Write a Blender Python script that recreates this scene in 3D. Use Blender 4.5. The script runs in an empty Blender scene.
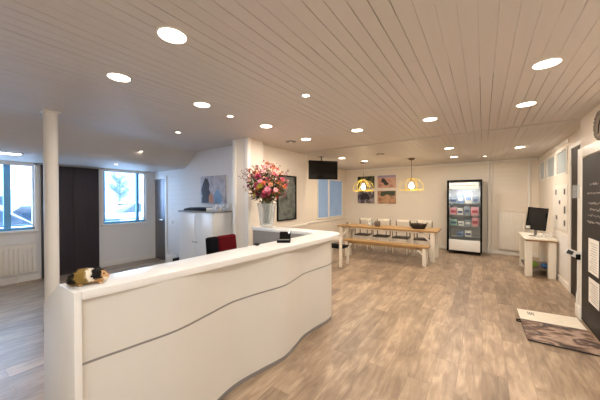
import bpy, bmesh, math, random
from mathutils import Vector, Matrix, noise
random.seed(7)
S = bpy.context.scene
COL = S.collection
PI = math.pi

# ------------------------------------------------------------------ materials
def lin(c):
    if isinstance(c, str):
        c = [int(c[i:i+2], 16)/255 for i in (0, 2, 4)]
    return tuple(x/12.92 if x <= .04045 else ((x+.055)/1.055)**2.4 for x in c) + (1,)

def mat(name, col, rough=.5, metal=0, emit=0, ecol=None, var=.06, scale=18, bump=0, alpha=1, trans=0, coat=0, stretch=(1, 1, 1), spec=.5):
    m = bpy.data.materials.new(name); m.use_nodes = True
    nt = m.node_tree; b = nt.nodes['Principled BSDF']
    L = nt.links.new
    c = lin(col)
    tc = nt.nodes.new('ShaderNodeTexCoord'); mp = nt.nodes.new('ShaderNodeMapping')
    mp.inputs['Scale'].default_value = stretch
    L(tc.outputs['Object'], mp.inputs[0])
    no = nt.nodes.new('ShaderNodeTexNoise'); no.inputs['Scale'].default_value = scale
    no.inputs['Detail'].default_value = 4
    L(mp.outputs[0], no.inputs['Vector'])
    mx = nt.nodes.new('ShaderNodeMix'); mx.data_type = 'RGBA'
    mx.inputs[6].default_value = tuple(x*(1-var) for x in c[:3])+(1,)
    mx.inputs[7].default_value = tuple(min(1, x*(1+var)) for x in c[:3])+(1,)
    L(no.outputs['Fac'], mx.inputs[0]); L(mx.outputs[2], b.inputs['Base Color'])
    b.inputs['Roughness'].default_value = rough; b.inputs['Metallic'].default_value = metal
    b.inputs['Alpha'].default_value = alpha
    b.inputs['Transmission Weight'].default_value = trans
    b.inputs['Coat Weight'].default_value = coat
    b.inputs['Specular IOR Level'].default_value = spec
    if emit:
        b.inputs['Emission Color'].default_value = lin(ecol or col); b.inputs['Emission Strength'].default_value = emit
    if bump:
        bp = nt.nodes.new('ShaderNodeBump'); bp.inputs['Strength'].default_value = bump; bp.inputs['Distance'].default_value = .01
        L(no.outputs['Fac'], bp.inputs['Height']); L(bp.outputs[0], b.inputs['Normal'])
    return m

def picture_mat(name, cols, scale=5, detail=3, seed=0, rough=.4, stretch=(1, 1, 1), dist=.6):
    """a printed picture: soft blotches running through a list of colours"""
    m = bpy.data.materials.new(name); m.use_nodes = True
    nt = m.node_tree; b = nt.nodes['Principled BSDF']; L = nt.links.new
    tc = nt.nodes.new('ShaderNodeTexCoord'); mp = nt.nodes.new('ShaderNodeMapping')
    mp.inputs['Location'].default_value = (seed*3.1, seed*1.7, seed*2.3); mp.inputs['Scale'].default_value = stretch
    no = nt.nodes.new('ShaderNodeTexNoise'); no.inputs['Scale'].default_value = scale; no.inputs['Detail'].default_value = detail
    no.inputs['Distortion'].default_value = dist
    r = nt.nodes.new('ShaderNodeValToRGB')
    L(tc.outputs['Object'], mp.inputs[0]); L(mp.outputs[0], no.inputs[0]); L(no.outputs['Fac'], r.inputs[0]); L(r.outputs[0], b.inputs['Base Color'])
    e = r.color_ramp.elements; n = len(cols)
    while len(e) < n: e.new(.5)
    for i, c in enumerate(cols):
        e[i].position = .33+.34*i/(n-1); e[i].color = lin(c)
    b.inputs['Roughness'].default_value = rough
    return m

def floor_mat():
    m = bpy.data.materials.new('vinyl_oak_planks'); m.use_nodes = True
    nt = m.node_tree; b = nt.nodes['Principled BSDF']; L = nt.links.new; N = nt.nodes.new
    tc = N('ShaderNodeTexCoord'); mp = N('ShaderNodeMapping'); mp.inputs['Rotation'].default_value = (0, 0, PI/2)
    L(tc.outputs['Object'], mp.inputs[0])
    br = N('ShaderNodeTexBrick')
    br.inputs['Scale'].default_value = 1; br.inputs['Brick Width'].default_value = 1.22; br.inputs['Row Height'].default_value = .18
    br.inputs['Mortar Size'].default_value = .0016; br.inputs['Mortar Smooth'].default_value = .3; br.offset = .37; br.inputs['Bias'].default_value = 0
    br.inputs['Color1'].default_value = (0, 0, 0, 1); br.inputs['Color2'].default_value = (1, 1, 1, 1); br.inputs['Mortar'].default_value = (.5, .5, .5, 1)
    L(mp.outputs[0], br.inputs['Vector'])
    # per-plank offset of the grain
    off = N('ShaderNodeVectorMath'); off.operation = 'SCALE'; off.inputs['Scale'].default_value = 9
    L(br.outputs['Color'], off.inputs[0])
    add = N('ShaderNodeVectorMath'); L(tc.outputs['Object'], add.inputs[0]); L(off.outputs[0], add.inputs[1])
    m2 = N('ShaderNodeMapping'); m2.inputs['Scale'].default_value = (9, 1.5, 1); L(add.outputs[0], m2.inputs[0])
    n1 = N('ShaderNodeTexNoise'); n1.inputs['Scale'].default_value = 1.6; n1.inputs['Detail'].default_value = 7; n1.inputs['Distortion'].default_value = 1.2; n1.inputs['Roughness'].default_value = .62
    L(m2.outputs[0], n1.inputs[0])
    m3 = N('ShaderNodeMapping'); m3.inputs['Scale'].default_value = (4, 2.2, 1); L(add.outputs[0], m3.inputs[0])
    n2 = N('ShaderNodeTexNoise'); n2.inputs['Scale'].default_value = 1.3; n2.inputs['Detail'].default_value = 3; L(m3.outputs[0], n2.inputs[0])
    r = N('ShaderNodeValToRGB'); e = r.color_ramp.elements
    e[0].position = .32; e[0].color = lin('8a7665'); e[1].position = .68; e[1].color = lin('b7a28b')
    x = e.new(.5); x.color = lin('a08b76')
    L(n1.outputs['Fac'], r.inputs[0])
    r2 = N('ShaderNodeValToRGB'); e = r2.color_ramp.elements
    e[0].position = .36; e[0].color = (.84, .82, .80, 1); e[1].position = .64; e[1].color = (1.15, 1.14, 1.12, 1)
    L(n2.outputs['Fac'], r2.inputs[0])
    mu = N('ShaderNodeMix'); mu.data_type = 'RGBA'; mu.blend_type = 'MULTIPLY'; mu.inputs[0].default_value = 1
    L(r.outputs[0], mu.inputs[6]); L(r2.outputs[0], mu.inputs[7])
    r3 = N('ShaderNodeValToRGB'); e = r3.color_ramp.elements
    e[0].position = 0; e[0].color = (.76, .75, .74, 1); e[1].position = 1; e[1].color = (1.12, 1.12, 1.12, 1)
    L(br.outputs['Color'], r3.inputs[0])
    mv = N('ShaderNodeMix'); mv.data_type = 'RGBA'; mv.blend_type = 'MULTIPLY'; mv.inputs[0].default_value = 1
    L(mu.outputs[2], mv.inputs[6]); L(r3.outputs[0], mv.inputs[7])
    mo = N('ShaderNodeMix'); mo.data_type = 'RGBA'; mo.inputs[7].default_value = lin('55473a')
    ml = N('ShaderNodeMath'); ml.operation = 'MULTIPLY'; ml.inputs[1].default_value = .55; L(br.outputs['Fac'], ml.inputs[0])
    L(ml.outputs[0], mo.inputs[0]); L(mv.outputs[2], mo.inputs[6]); L(mo.outputs[2], b.inputs['Base Color'])
    b.inputs['Roughness'].default_value = .36
    bp = N('ShaderNodeBump'); bp.inputs['Strength'].default_value = .18; bp.inputs['Distance'].default_value = .004
    L(n1.outputs['Fac'], bp.inputs['Height']); L(bp.outputs[0], b.inputs['Normal'])
    return m

def plank_wall(name, col, pitch=.12, rough=.45, strength=.6):
    """painted horizontal matchboard: grooves as bump only"""
    m = mat(name, col, rough, var=.03, scale=3)
    nt = m.node_tree; L = nt.links.new; N = nt.nodes.new; b = nt.nodes['Principled BSDF']
    tc = N('ShaderNodeTexCoord'); sp = N('ShaderNodeSeparateXYZ'); L(tc.outputs['Object'], sp.inputs[0])
    d = N('ShaderNodeMath'); d.operation = 'DIVIDE'; d.inputs[1].default_value = pitch; L(sp.outputs['Z'], d.inputs[0])
    f = N('ShaderNodeMath'); f.operation = 'PINGPONG'; f.inputs[1].default_value = .5; L(d.outputs[0], f.inputs[0])
    r = N('ShaderNodeMapRange'); r.inputs['From Min'].default_value = 0; r.inputs['From Max'].default_value = .06; L(f.outputs[0], r.inputs['Value'])
    bp = N('ShaderNodeBump'); bp.inputs['Strength'].default_value = strength; bp.inputs['Distance'].default_value = .006
    L(r.outputs[0], bp.inputs['Height']); L(bp.outputs[0], b.inputs['Normal'])
    return m

M = {}
def mk(k, *a, **kw): M[k] = mat(k, *a, **kw); return M[k]
mk('wall_paint', 'e6ddd0', .6, var=.02, scale=4, bump=.03)
mk('wall_paint_cool', 'e6e3e0', .6, var=.02, scale=4)
M['matchboard'] = plank_wall('matchboard', 'e9dfd0')
M['matchboard_cool'] = plank_wall('matchboard_cool', 'e4e0dc', .11)
mk('ceiling_board', 'd0c9c2', .55, var=.04, scale=2.5, stretch=(6, .5, 1))
mk('board_gap', '33281f', .9)
mk('white_trim', 'eae6df', .4, var=.02)
mk('laminate', 'e6e5e2', .28, var=.015, coat=.15)
mk('desk_panel', 'd9d6d0', .33, var=.015)
mk('strip_steel', '9a9a9a', .4, metal=.5)
mk('frame_blue', '6fb4e2', .4, var=.03)
mk('white_metal', 'eae6df', .35, var=.02)
mk('radiator', 'efe9df', .4, var=.02)
mk('black_plastic', '0a0a0b', .5, spec=.15, var=.1)
mk('black_gloss', '08090b', .08, var=.05)
mk('dark_grey', '3c3b3c', .5)
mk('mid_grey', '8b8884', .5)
mk('chrome', 'c8c8c8', .2, metal=1)
mk('pine', 'ad8a5c', .45, var=.22, scale=6, stretch=(1, 9, 9))
mk('pine_edge', '9a7448', .5, var=.2, scale=6, stretch=(1, 9, 9))
mk('white_wood', 'efe8da', .5, var=.05, scale=7, stretch=(6, 6, 1))
mk('taupe', '6f6257', .5)
mk('seat_grey', '77716a', .8, var=.12, scale=60)
mk('door_brown', '33291f', .6, spec=.2, var=.15)
mk('dark_oak', '393136', .5, spec=.3, var=.28, scale=5, stretch=(10, 10, .5), bump=.15)
mk('door_dark', '77767c', .38, metal=.8, var=.05, coat=.5)
mk('blackboard', '2e2927', .6, spec=.25, var=.12, scale=3)
mk('chalk', 'a9a29b', .9)
mk('paper', 'ece7df', .7, var=.02)
mk('ink', '4a4a4c', .7)
mk('bumpy', '6a6157', .7, var=.35, scale=30, bump=1)
mk('clockface', '75695c', .5)
mk('chair_red', '520a12', .9, spec=.1, var=.15, scale=80)
mk('chair_black', '0b0b0f', .9, spec=.1, var=.1, scale=80)
mk('stem_green', '4a5a25', .6, var=.2)
mk('wicker', '2e241d', .7, var=.3, scale=60)
mk('bread', 'b98a4a', .7, var=.2)
mk('yellow_wire', 'd9bd3a', .4)
mk('cord_brown', '54402e', .6)
mk('brass', 'b28b45', .35, metal=.7)
mk('tyre', '1b1b1d', .8)
mk('car_silver', '7f8b98', .3, metal=.4)
mk('car_white', 'e8ecf0', .3)
mk('car_glass', '3a4856', .1)
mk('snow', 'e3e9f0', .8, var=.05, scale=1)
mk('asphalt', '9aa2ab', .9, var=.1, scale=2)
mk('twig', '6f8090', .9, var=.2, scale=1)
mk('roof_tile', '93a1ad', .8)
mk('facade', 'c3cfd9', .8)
mk('green_cloth', '7f9a3c', .8); mk('blue_cloth', '2f5f93', .8)
M['lamp'] = mat('lamp_diffuser', 'fff6e8', .5, emit=9, ecol='fff0dc')
M['lamp_cool'] = mat('lamp_diffuser_cool', 'ffffff', .5, emit=7, ecol='f4f6ff')
M['bulb'] = mat('bulb', 'fff0d0', .5, emit=14, ecol='ffe6b8')
M['frosted'] = mat('frosted_daylit_pane', '7f97b4', .25, emit=.22, ecol='86a4cc', var=.12, scale=2)
M['frosted_pale'] = mat('frosted_pale_pane', '9da5a6', .3, emit=.10, ecol='b0bcc0', var=.15, scale=3)
M['floor'] = floor_mat()

def glass(name, tint, mixf=.12, rough=.02):
    m = bpy.data.materials.new(name); m.use_nodes = True
    nt = m.node_tree; nt.nodes.clear(); N = nt.nodes.new; L = nt.links.new
    o = N('ShaderNodeOutputMaterial'); t = N('ShaderNodeBsdfTransparent'); g = N('ShaderNodeBsdfGlossy'); x = N('ShaderNodeMixShader')
    t.inputs[0].default_value = lin(tint); g.inputs['Roughness'].default_value = rough
    x.inputs[0].default_value = mixf
    L(t.outputs[0], x.inputs[1]); L(g.outputs[0], x.inputs[2]); L(x.outputs[0], o.inputs[0])
    return m
M['glass'] = glass('window_glass', 'eef6ff', .05)
M['fridge_glass'] = glass('fridge_glass', 'f6f8f8', .03)
def vaseglass():
    m = mat('vase_glass', 'cfd6d8', .08, var=.02, alpha=.28)
    return m
M['vase'] = vaseglass()

# ------------------------------------------------------------------ mesh builder
class MB:
    def __init__(s): s.bm = bmesh.new(); s.mi = 0; s.sm = False
    def m(s, i): s.mi = i; return s
    def _done(s, faces):
        for f in faces:
            f.material_index = s.mi; f.smooth = s.sm
    def _merge(s, t):
        vm = {v: s.bm.verts.new(v.co) for v in t.verts}
        out = []
        for f in t.faces:
            try: out.append(s.bm.faces.new([vm[v] for v in f.verts]))
            except ValueError: pass
        s._done(out); t.free()
    def box(s, x0, x1, y0, y1, z0, z1, bev=0, seg=2, rot=None, piv=None):
        t = bmesh.new(); bmesh.ops.create_cube(t, size=1)
        for v in t.verts:
            v.co = Vector(((x0+x1)/2+v.co.x*(x1-x0), (y0+y1)/2+v.co.y*(y1-y0), (z0+z1)/2+v.co.z*(z1-z0)))
        if bev: bmesh.ops.bevel(t, geom=t.edges[:], offset=bev, segments=seg, affect='EDGES', profile=.6)
        if rot is not None:
            p = Vector(piv) if piv else Vector(((x0+x1)/2, (y0+y1)/2, (z0+z1)/2))
            for v in t.verts: v.co = p + rot @ (v.co-p)
        s._merge(t); return s
    def prism(s, pts, z0, z1, axis='z', bev=0):
        """pts: outline; axis z -> (x,y), axis y -> (x,z), axis x -> (y,z)"""
        def P(a, b, c): return {'z': (a, b, c), 'y': (a, c, b), 'x': (c, a, b)}[axis]
        t = bmesh.new()
        lo = [t.verts.new(P(a, b, z0)) for a, b in pts]; hi = [t.verts.new(P(a, b, z1)) for a, b in pts]
        n = len(pts)
        t.faces.new(lo[::-1]); t.faces.new(hi)
        for i in range(n): t.faces.new((lo[i], lo[(i+1) % n], hi[(i+1) % n], hi[i]))
        bmesh.ops.recalc_face_normals(t, faces=t.faces[:])
        if bev:
            es = [e for e in t.edges if abs(e.calc_face_angle(0)) > .6]
            bmesh.ops.bevel(t, geom=es, offset=bev, segments=2, affect='EDGES', profile=.6)
        s._merge(t); return s
    def tube(s, pts, r, n=8, cap=True, closed=False):
        pts = [Vector(p) for p in pts]; rs = r if isinstance(r, (list, tuple)) else [r]*len(pts)
        rings = []; up = Vector((0, 0, 1)); prev = None; k = len(pts)
        for i, p in enumerate(pts):
            if closed: d = pts[(i+1) % k]-pts[i-1]
            else: d = pts[min(i+1, k-1)]-pts[max(i-1, 0)]
            if d.length < 1e-9: d = up.copy()
            d.normalize()
            if prev is None:
                a = d.cross(up)
                if a.length < .05: a = d.cross(Vector((1, 0, 0)))
            else: a = prev - d*prev.dot(d)
            a.normalize(); prev = a; b = d.cross(a)
            rings.append([s.bm.verts.new(p+(a*math.cos(2*PI*j/n)+b*math.sin(2*PI*j/n))*rs[i]) for j in range(n)])
        fs = []
        for i in range(k if closed else k-1):
            A, B = rings[i], rings[(i+1) % k]
            for j in range(n): fs.append(s.bm.faces.new((A[j], A[(j+1) % n], B[(j+1) % n], B[j])))
        if cap and not closed: fs += [s.bm.faces.new(rings[0][::-1]), s.bm.faces.new(rings[-1])]
        s._done(fs)
        for f in fs[:(-2 if cap and not closed else None)]: f.smooth = True
        return s
    def lathe(s, prof, c=(0, 0, 0), n=24, fn=None):
        c = Vector(c); rings = []
        for r, z in prof:
            rings.append([s.bm.verts.new(c+Vector((max(r, 1e-4)*math.cos(2*PI*j/n), max(r, 1e-4)*math.sin(2*PI*j/n), z))) for j in range(n)])
        fs = []
        for A, B in zip(rings, rings[1:]):
            for j in range(n): fs.append(s.bm.faces.new((A[j], A[(j+1) % n], B[(j+1) % n], B[j])))
        fs.append(s.bm.faces.new(rings[0][::-1])); fs.append(s.bm.faces.new(rings[-1]))
        s._done(fs)
        for f in fs: f.smooth = True
        return s
    def ball(s, c, r, seg=12, sc=(1, 1, 1), jit=0):
        t = bmesh.new(); bmesh.ops.create_uvsphere(t, u_segments=seg, v_segments=max(4, seg//2), radius=1)
        for v in t.verts:
            k = 1+jit*noise.noise(v.co*2+Vector(c)*9)
            v.co = Vector(c)+Vector((v.co.x*r*sc[0], v.co.y*r*sc[1], v.co.z*r*sc[2]))*k
        o = s.sm; s.sm = True; s._merge(t); s.sm = o; return s
    def quad(s, *p):
        f = s.bm.faces.new([s.bm.verts.new(q) for q in p]); s._done([f]); return s
    def build(s, name, mats, parent=None, origin=None, recalc=True):
        if recalc: bmesh.ops.recalc_face_normals(s.bm, faces=s.bm.faces[:])
        off = Vector((0, 0, 0)); p = parent
        while p: off += p.location; p = p.parent
        if origin is not None: off += Vector(origin)
        bmesh.ops.translate(s.bm, verts=s.bm.verts[:], vec=-off)
        me = bpy.data.meshes.new(name); s.bm.to_mesh(me); s.bm.free(); me.set_sharp_from_angle(angle=math.radians(38))
        for x in (mats if isinstance(mats, (list, tuple)) else [mats]): me.materials.append(M[x] if isinstance(x, str) else x)
        o = bpy.data.objects.new(name, me); COL.objects.link(o)
        if parent: o.parent = parent
        if origin is not None: o.location = origin
        return o

def tag(o, label, cat, group=None):
    o['label'] = label; o['category'] = cat
    if group: o['group'] = group
    return o
def thing(name, loc, label, cat, group=None):
    o = bpy.data.objects.new(name, None); COL.objects.link(o); o.location = loc; o.empty_display_size = .1
    return tag(o, label, cat, group)
def struct(o): o['kind'] = 'structure'; return o
def dup(root, loc, label, rz=None):
    r = root.copy(); COL.objects.link(r); r.location = loc; r['label'] = label
    if rz is not None: r.rotation_euler = (0, 0, rz)
    for ch in root.children:
        c = ch.copy(); COL.objects.link(c); c.parent = r
        for g in ch.children:
            d = g.copy(); COL.objects.link(d); d.parent = c
    return r
def B(name, m, parent, *a, **k): return MB().box(*a, **k).build(name, m, parent)

XW = -7.1      # window wall
YC = 3.55      # wall behind the cabinet
XM = -3.5      # wall with the dark picture
XL = -4.25     # wall with the blue panes
YM = 5.35
YB = 9.2
XR = 1.2; XN = 1.06; YJ = 5.0
ZC = 2.6; YF = -2.6; YWF = -1.2

# ------------------------------------------------------------------ floor and ceiling
struct(MB().box(XW-.2, XR+.6, YF-.1, YB+.1, -.06, 0).build('floor', 'floor'))

def xcrease(y):
    t = min(1, max(0, (y-1)/2.5)); return -4.4-.75*t
def zc(x, y):
    xc = xcrease(y)
    if x > xc: return ZC
    t = min(1, (xc-x)/(xc+5.75)); t = t*t*(3-2*t)
    return ZC-.35*t
cb = MB()
x = XW-.05; rnd = random.Random(3)
while x < XR+.3:
    w = .095
    y = YF-.3*rnd.random()
    while y < YB+.05:
        ln = rnd.choice([.9, 1.4, 2.1, 2.8]); y1 = min(YB+.1, y+ln)
        g = rnd.choice([.0003, .0007, .0012, .0020, .0028]) if x > -4.4 else rnd.choice([.0005, .001])
        if y > YJ: g *= .5
        a, b_ = x+g, x+w-g
        if x > -4.4 and a > -4.5:
            if not (x < XM-.3 and y > YC+.3 and y1 < YM-.2):
                cb.box(a, b_, y, y1-.0008, ZC, ZC+.012)
        elif y < YC+.1:
            yy = y
            ye = min(y1, YC+.1)
            while yy < ye-1e-4:
                yn = min(ye, yy+.25)
                if x < xcrease((yy+yn)/2)+.2 and x > -6.2 or True:
                    c8 = [(px, py, zc(px, py)) for px, py in ((a, yy), (b_, yy), (b_, yn), (a, yn))]
                    cb.quad(*[tuple(q) for q in c8]); cb.quad(*[(q[0], q[1], q[2]+.01) for q in c8][::-1])
                yy = yn
        y = y1
    x += w
struct(cb.build('ceiling', 'ceiling_board', recalc=False))
struct(MB().box(XW-.2, XR+.5, YF-.1, YB+.1, ZC+.016, ZC+.06).build('ceiling_backing', 'board_gap'))
struct(MB().box(XM-.8, XR, YJ-.02, YJ+.02, ZC-.014, ZC-.0005, bev=.003).build('trim_1', 'ceiling_board'))

# ------------------------------------------------------------------ walls
def wall(name, m, *boxes):
    b = MB()
    for q in boxes: b.box(*q)
    return struct(b.build(name, m))
WZ0, WZ1 = .97, 2.21
w1 = (-.45, 1.30); w2 = (2.42, 3.34)
T = .22
wall('wall_left', 'wall_paint_cool',
     (XW-T, XW, YWF-.2, w1[0], 0, 2.3), (XW-T, XW, w1[1], w2[0], 0, 2.3), (XW-T, XW, w2[1], YC+T, 0, 2.3),
     (XW-T, XW, w1[0], w1[1], 0, WZ0), (XW-T, XW, w2[0], w2[1], 0, WZ0),
     (XW-T, XW, w1[0], w1[1], WZ1, 2.3), (XW-T, XW, w2[0], w2[1], WZ1, 2.3), (XW-T, XW, YWF-.2, YC+T, 2.3, 2.66))
# wall behind the cabinet, with the door opening
DX0, DX1, DZ = -7.06, -6.52, 2.06
wall('wall_cabinet_side', 'matchboard_cool', (XW, DX0, YC, YC+.12, 0, ZC), (DX1, -3.6, YC, YC+.12, 0, ZC+.01), (DX0, DX1, YC, YC+.12, DZ, ZC))
wall('wall_pier', 'wall_paint', (-3.62, -3.30, 3.22, 3.60, 0, ZC))
wall('wall_middle', 'wall_paint', (XM-.12, XM, 3.60, YM, 0, ZC))
wall('wall_return', 'wall_paint', (XL-.12, XM-.12, YM-.12, YM, 0, ZC))
wall('wall_far_left', 'wall_paint', (XL-.12, XL, YM, YB, 0, ZC))
wall('wall_back', 'wall_paint', (XL-.12, .08, YB, YB+.12, 0, ZC))
wall('wall_back_boarded', 'matchboard', (.08, XR+.12, YB-.015, YB+.12, 0, ZC))
hw = [(8.42, 9.08), (7.35, 8.2), (6.38, 7.2)]; HZ0, HZ1 = 1.98, 2.45
bx = [(XR, XR+.15, 6.12, YB, 0, HZ0), (XR, XR+.15, 6.12, YB, HZ1, ZC), (XR, XR+.15, 6.12, hw[2][0], HZ0, HZ1), (XR, XR+.15, hw[2][1], hw[1][0], HZ0, HZ1),
      (XR, XR+.15, hw[1][1], hw[0][0], HZ0, HZ1), (XR, XR+.15, hw[0][1], YB, HZ0, HZ1), (XR, XR+.15, 5.2, 6.12, 2.36, ZC), (XR, XR+.15, YJ, 5.2, 0, ZC)]
wall('wall_right', 'wall_paint', *bx)
wall('wall_right_near', 'wall_paint', (XN, XN+.4, YF, YJ, 0, ZC))
wall('wall_front', 'wall_paint', (-4.4, -.1, YF-.12, YF, 0, ZC), (1.0, XN+.2, YF-.12, YF, 0, ZC), (-.1, 1.0, YF-.12, YF, 0, .8), (-.1, 1.0, YF-.12, YF, 2.2, ZC), (-4.4, -4.28, YF, YWF-.12, 0, ZC), (XW-.2, -4.28, YWF-.2, YWF, 0, ZC))

# baseboards and trims
struct(MB().box(XW, XW+.015, YWF, 1.36, 0, .11, bev=.003).box(XW, XW+.015, 2.36, YC, 0, .11, bev=.003).build('baseboard_left', 'white_trim'))
struct(MB().box(XL, -.9, YB-.015, YB, 0, .09, bev=.003).box(.05, XR, YB-.032, YB-.015, 0, .09, bev=.003).build('baseboard_back', 'white_trim'))
struct(MB().box(XR-.015, XR, 6.2, YB-.03, 0, .10, bev=.003).build('baseboard_right', 'white_trim'))
struct(MB().box(XM, XM+.015, 3.6, YM, 0, .09, bev=.003).box(XL, XL+.015, YM, YB, 0, .09, bev=.003).build('baseboard_middle', 'white_trim'))
struct(MB().box(DX1+.06, -5.3, YC-.015, YC, 0, .09, bev=.003).build('baseboard_cabinet_side', 'white_trim'))
struct(MB().box(XM, XM+.03, 3.6, YM, .90, .95, bev=.004).box(XL, XL+.03, YM, YB, .80, .845, bev=.004).build('trim_2', 'white_trim'))
struct(MB().box(XL, .08, YB-.03, YB, 2.53, 2.6, bev=.006).box(.08, XR, YB-.045, YB-.015, 2.54, 2.6, bev=.006).build('trim_3', 'white_trim'))
struct(MB().box(-3.34, -3.27, 3.19, 3.26, 0, ZC, bev=.006).box(-3.65, -3.58, 3.19, 3.24, 0, ZC, bev=.006).build('trim_4', 'white_trim'))
struct(MB().box(XR-.012, XR, 6.3, YB, 2.50, 2.6, bev=.003).build('trim_5', 'white_trim'))
struct(MB().tube([(.13, YB-.05, 0), (.13, YB-.05, ZC)], .022, 10).tube([(.22, YB-.05, 0), (.22, YB-.05, ZC)], .014, 10).build('trim_6', 'white_trim'))
struct(MB().box(.98, 1.03, YB-.04, YB-.015, 0, ZC, bev=.004).build('trim_7', 'white_trim'))
# white casing beside and over the black board
struct(MB().box(1.035, XN, 4.815, 4.995, 0, 2.2, bev=.004).box(1.035, XN, 3.55, 4.815, 2.075, 2.2, bev=.004).box(1.02, XN, 4.80, 5.0, 0, .16, bev=.004).build('trim_8', 'white_trim'))

# ------------------------------------------------------------------ windows
def window(n, y0, y1, mulls):
    f = MB(); d0, d1 = XW-.10, XW-.03; t = .03
    f.m(1).box(d0, d1, y0, y1, WZ1-t, WZ1, bev=.004).box(d0, d1, y1-t, y1, WZ0, WZ1-t, bev=.004)
    f.m(0).box(d0, d1, y0, y1, WZ0, WZ0+.05, bev=.005).box(d0, d1, y0, y0+t+.015, WZ0+.05, WZ1-t, bev=.005)
    for a, b in mulls: f.box(d0, d1+.005, a, b, WZ0+.05, WZ1-t, bev=.005)
    f.box(d0+.02, d1-.01, y0+t, y1-t, WZ0+.075, WZ0+.10, bev=.004)
    o = struct(f.build('window_%d' % n, ['frame_blue', 'white_metal']))
    MB().box(XW-.075, XW-.07, y0+.02, y1-.02, WZ0+.03, WZ1-.02).build('pane', 'glass', o)
    MB().box(XW-.03, XW+.06, y0-.04, y1+.04, WZ0-.04, WZ0, bev=.008).build('sill', 'white_trim', o)
    MB().box(XW, XW+.012, y0-.05, y0, WZ0, WZ1+.04).box(XW, XW+.012, y1, y1+.05, WZ0, WZ1+.04).box(XW, XW+.012, y0-.05, y1+.05, WZ1, WZ1+.04).build('casing', 'white_trim', o)
window(1, *w1, [(.90, .99), (.2, .27)])
window(2, *w2, [(3.13, 3.19)])
f = MB(); a, b = YF-.10, YF-.04
f.box(-.1, 1.0, a, b, .8, .85).box(-.1, 1.0, a, b, 2.15, 2.2).box(-.1, -.05, a, b, .85, 2.15).box(.95, 1.0, a, b, .85, 2.15)
o = struct(f.build('window_8', 'white_metal'))  # unseen window added behind the camera as daylight fill for the desk front
MB().box(-.08, .98, YF-.075, YF-.07, .82, 2.18).build('pane', glass('tinted_glass', 'd8d8d2', .05), o)
for i, (y0, y1) in enumerate(hw):
    f = MB(); t = .035
    f.box(XR-.01, XR+.05, y0, y1, HZ0, HZ0+t).box(XR-.01, XR+.05, y0, y1, HZ1-t, HZ1).box(XR-.01, XR+.05, y0, y0+t, HZ0+t, HZ1-t).box(XR-.01, XR+.05, y1-t, y1, HZ0+t, HZ1-t)
    o = struct(f.build('window_%d' % (i+3), 'white_trim'))
    MB().box(XR+.02, XR+.03, y0+.02, y1-.02, HZ0+.02, HZ1-.02).build('pane', 'frosted_pale', o)
for i, (y0, y1) in enumerate([(7.12, 7.78), (7.86, 8.82)]):
    f = MB(); t = .04; a, b = XL, XL+.03
    f.box(a, b, y0-t, y1+t, .93-t, .93).box(a, b, y0-t, y1+t, 2.16, 2.16+t).box(a, b, y0-t, y0, .93, 2.16).box(a, b, y1, y1+t, .93, 2.16)
    o = struct(f.build('window_%d' % (i+6), 'white_trim'))
    MB().box(a+.001, a+.012, y0, y1, .93, 2.16).build('pane', 'frosted', o)

# doors
d = struct(MB().box(DX0+.01, DX1-.01, YC+.002, YC+.04, .005, DZ-.01, bev=.003).build('door_1', 'door_dark'))
MB().tube([(DX0+.30, YC+.003, 1.02), (DX0+.30, YC-.04, 1.02), (DX0+.46, YC-.04, 1.02)], .011, 8).build('door_handle', 'chrome', d)
MB().box(DX0-.03, DX0+.01, YC-.02, YC+.12, 0, DZ+.03).box(DX1-.01, DX1+.06, YC-.02, YC+.12, 0, DZ+.06).box(DX0, DX1, YC-.02, YC+.12, DZ-.01, DZ+.06).build('door_frame', 'white_trim', d)
d = struct(MB().box(XR-.004, XR+.04, 5.22, 6.10, .005, 2.36, bev=.003).build('door_2', 'door_brown'))
MB().box(XR-.015, XR+.15, 6.105, 6.20, 0, 2.42, bev=.004).box(XR-.015, XR+.15, 5.14, 6.105, 2.36, 2.42).box(XR-.02, XR+.15, 5.14, 5.22, 0, 2.36).build('door_frame', 'white_trim', d)

# column
c = thing('support_column', (-4.25, .92, 0), 'round cream support column rising from floor to ceiling beside the reception desk', 'column')
MB().tube([(-4.25, .92, 0), (-4.25, .92, 2.586)], .067, 28).build('shaft', 'white_trim', c)
MB().box(-4.34, -4.16, .84, 1.00, 2.585, 2.599, bev=.003).build('head_plate', 'white_trim', c)
MB().lathe([(.068, 0), (.085, 0), (.085, .012), (.068, .014)], (-4.25, .92, 0), 28).build('base_collar', 'dark_grey', c)

# ------------------------------------------------------------------ tall dark cupboard between the windows
c = thing('tall_cupboard', (XW, 1.86, 0), 'tall dark grained wood cupboard between the two daylight windows', 'cupboard')
MB().box(XW+.002, XW+.05, 1.385, 2.32, .0, 2.22).build('body', 'dark_grey', c)
MB().box(XW+.05, XW+.075, 1.43, 1.87, .04, 2.20, bev=.002).build('door', 'dark_oak', c)
MB().box(XW+.05, XW+.075, 1.874, 2.30, .04, 2.20, bev=.002).build('door', 'dark_oak', c)

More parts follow.
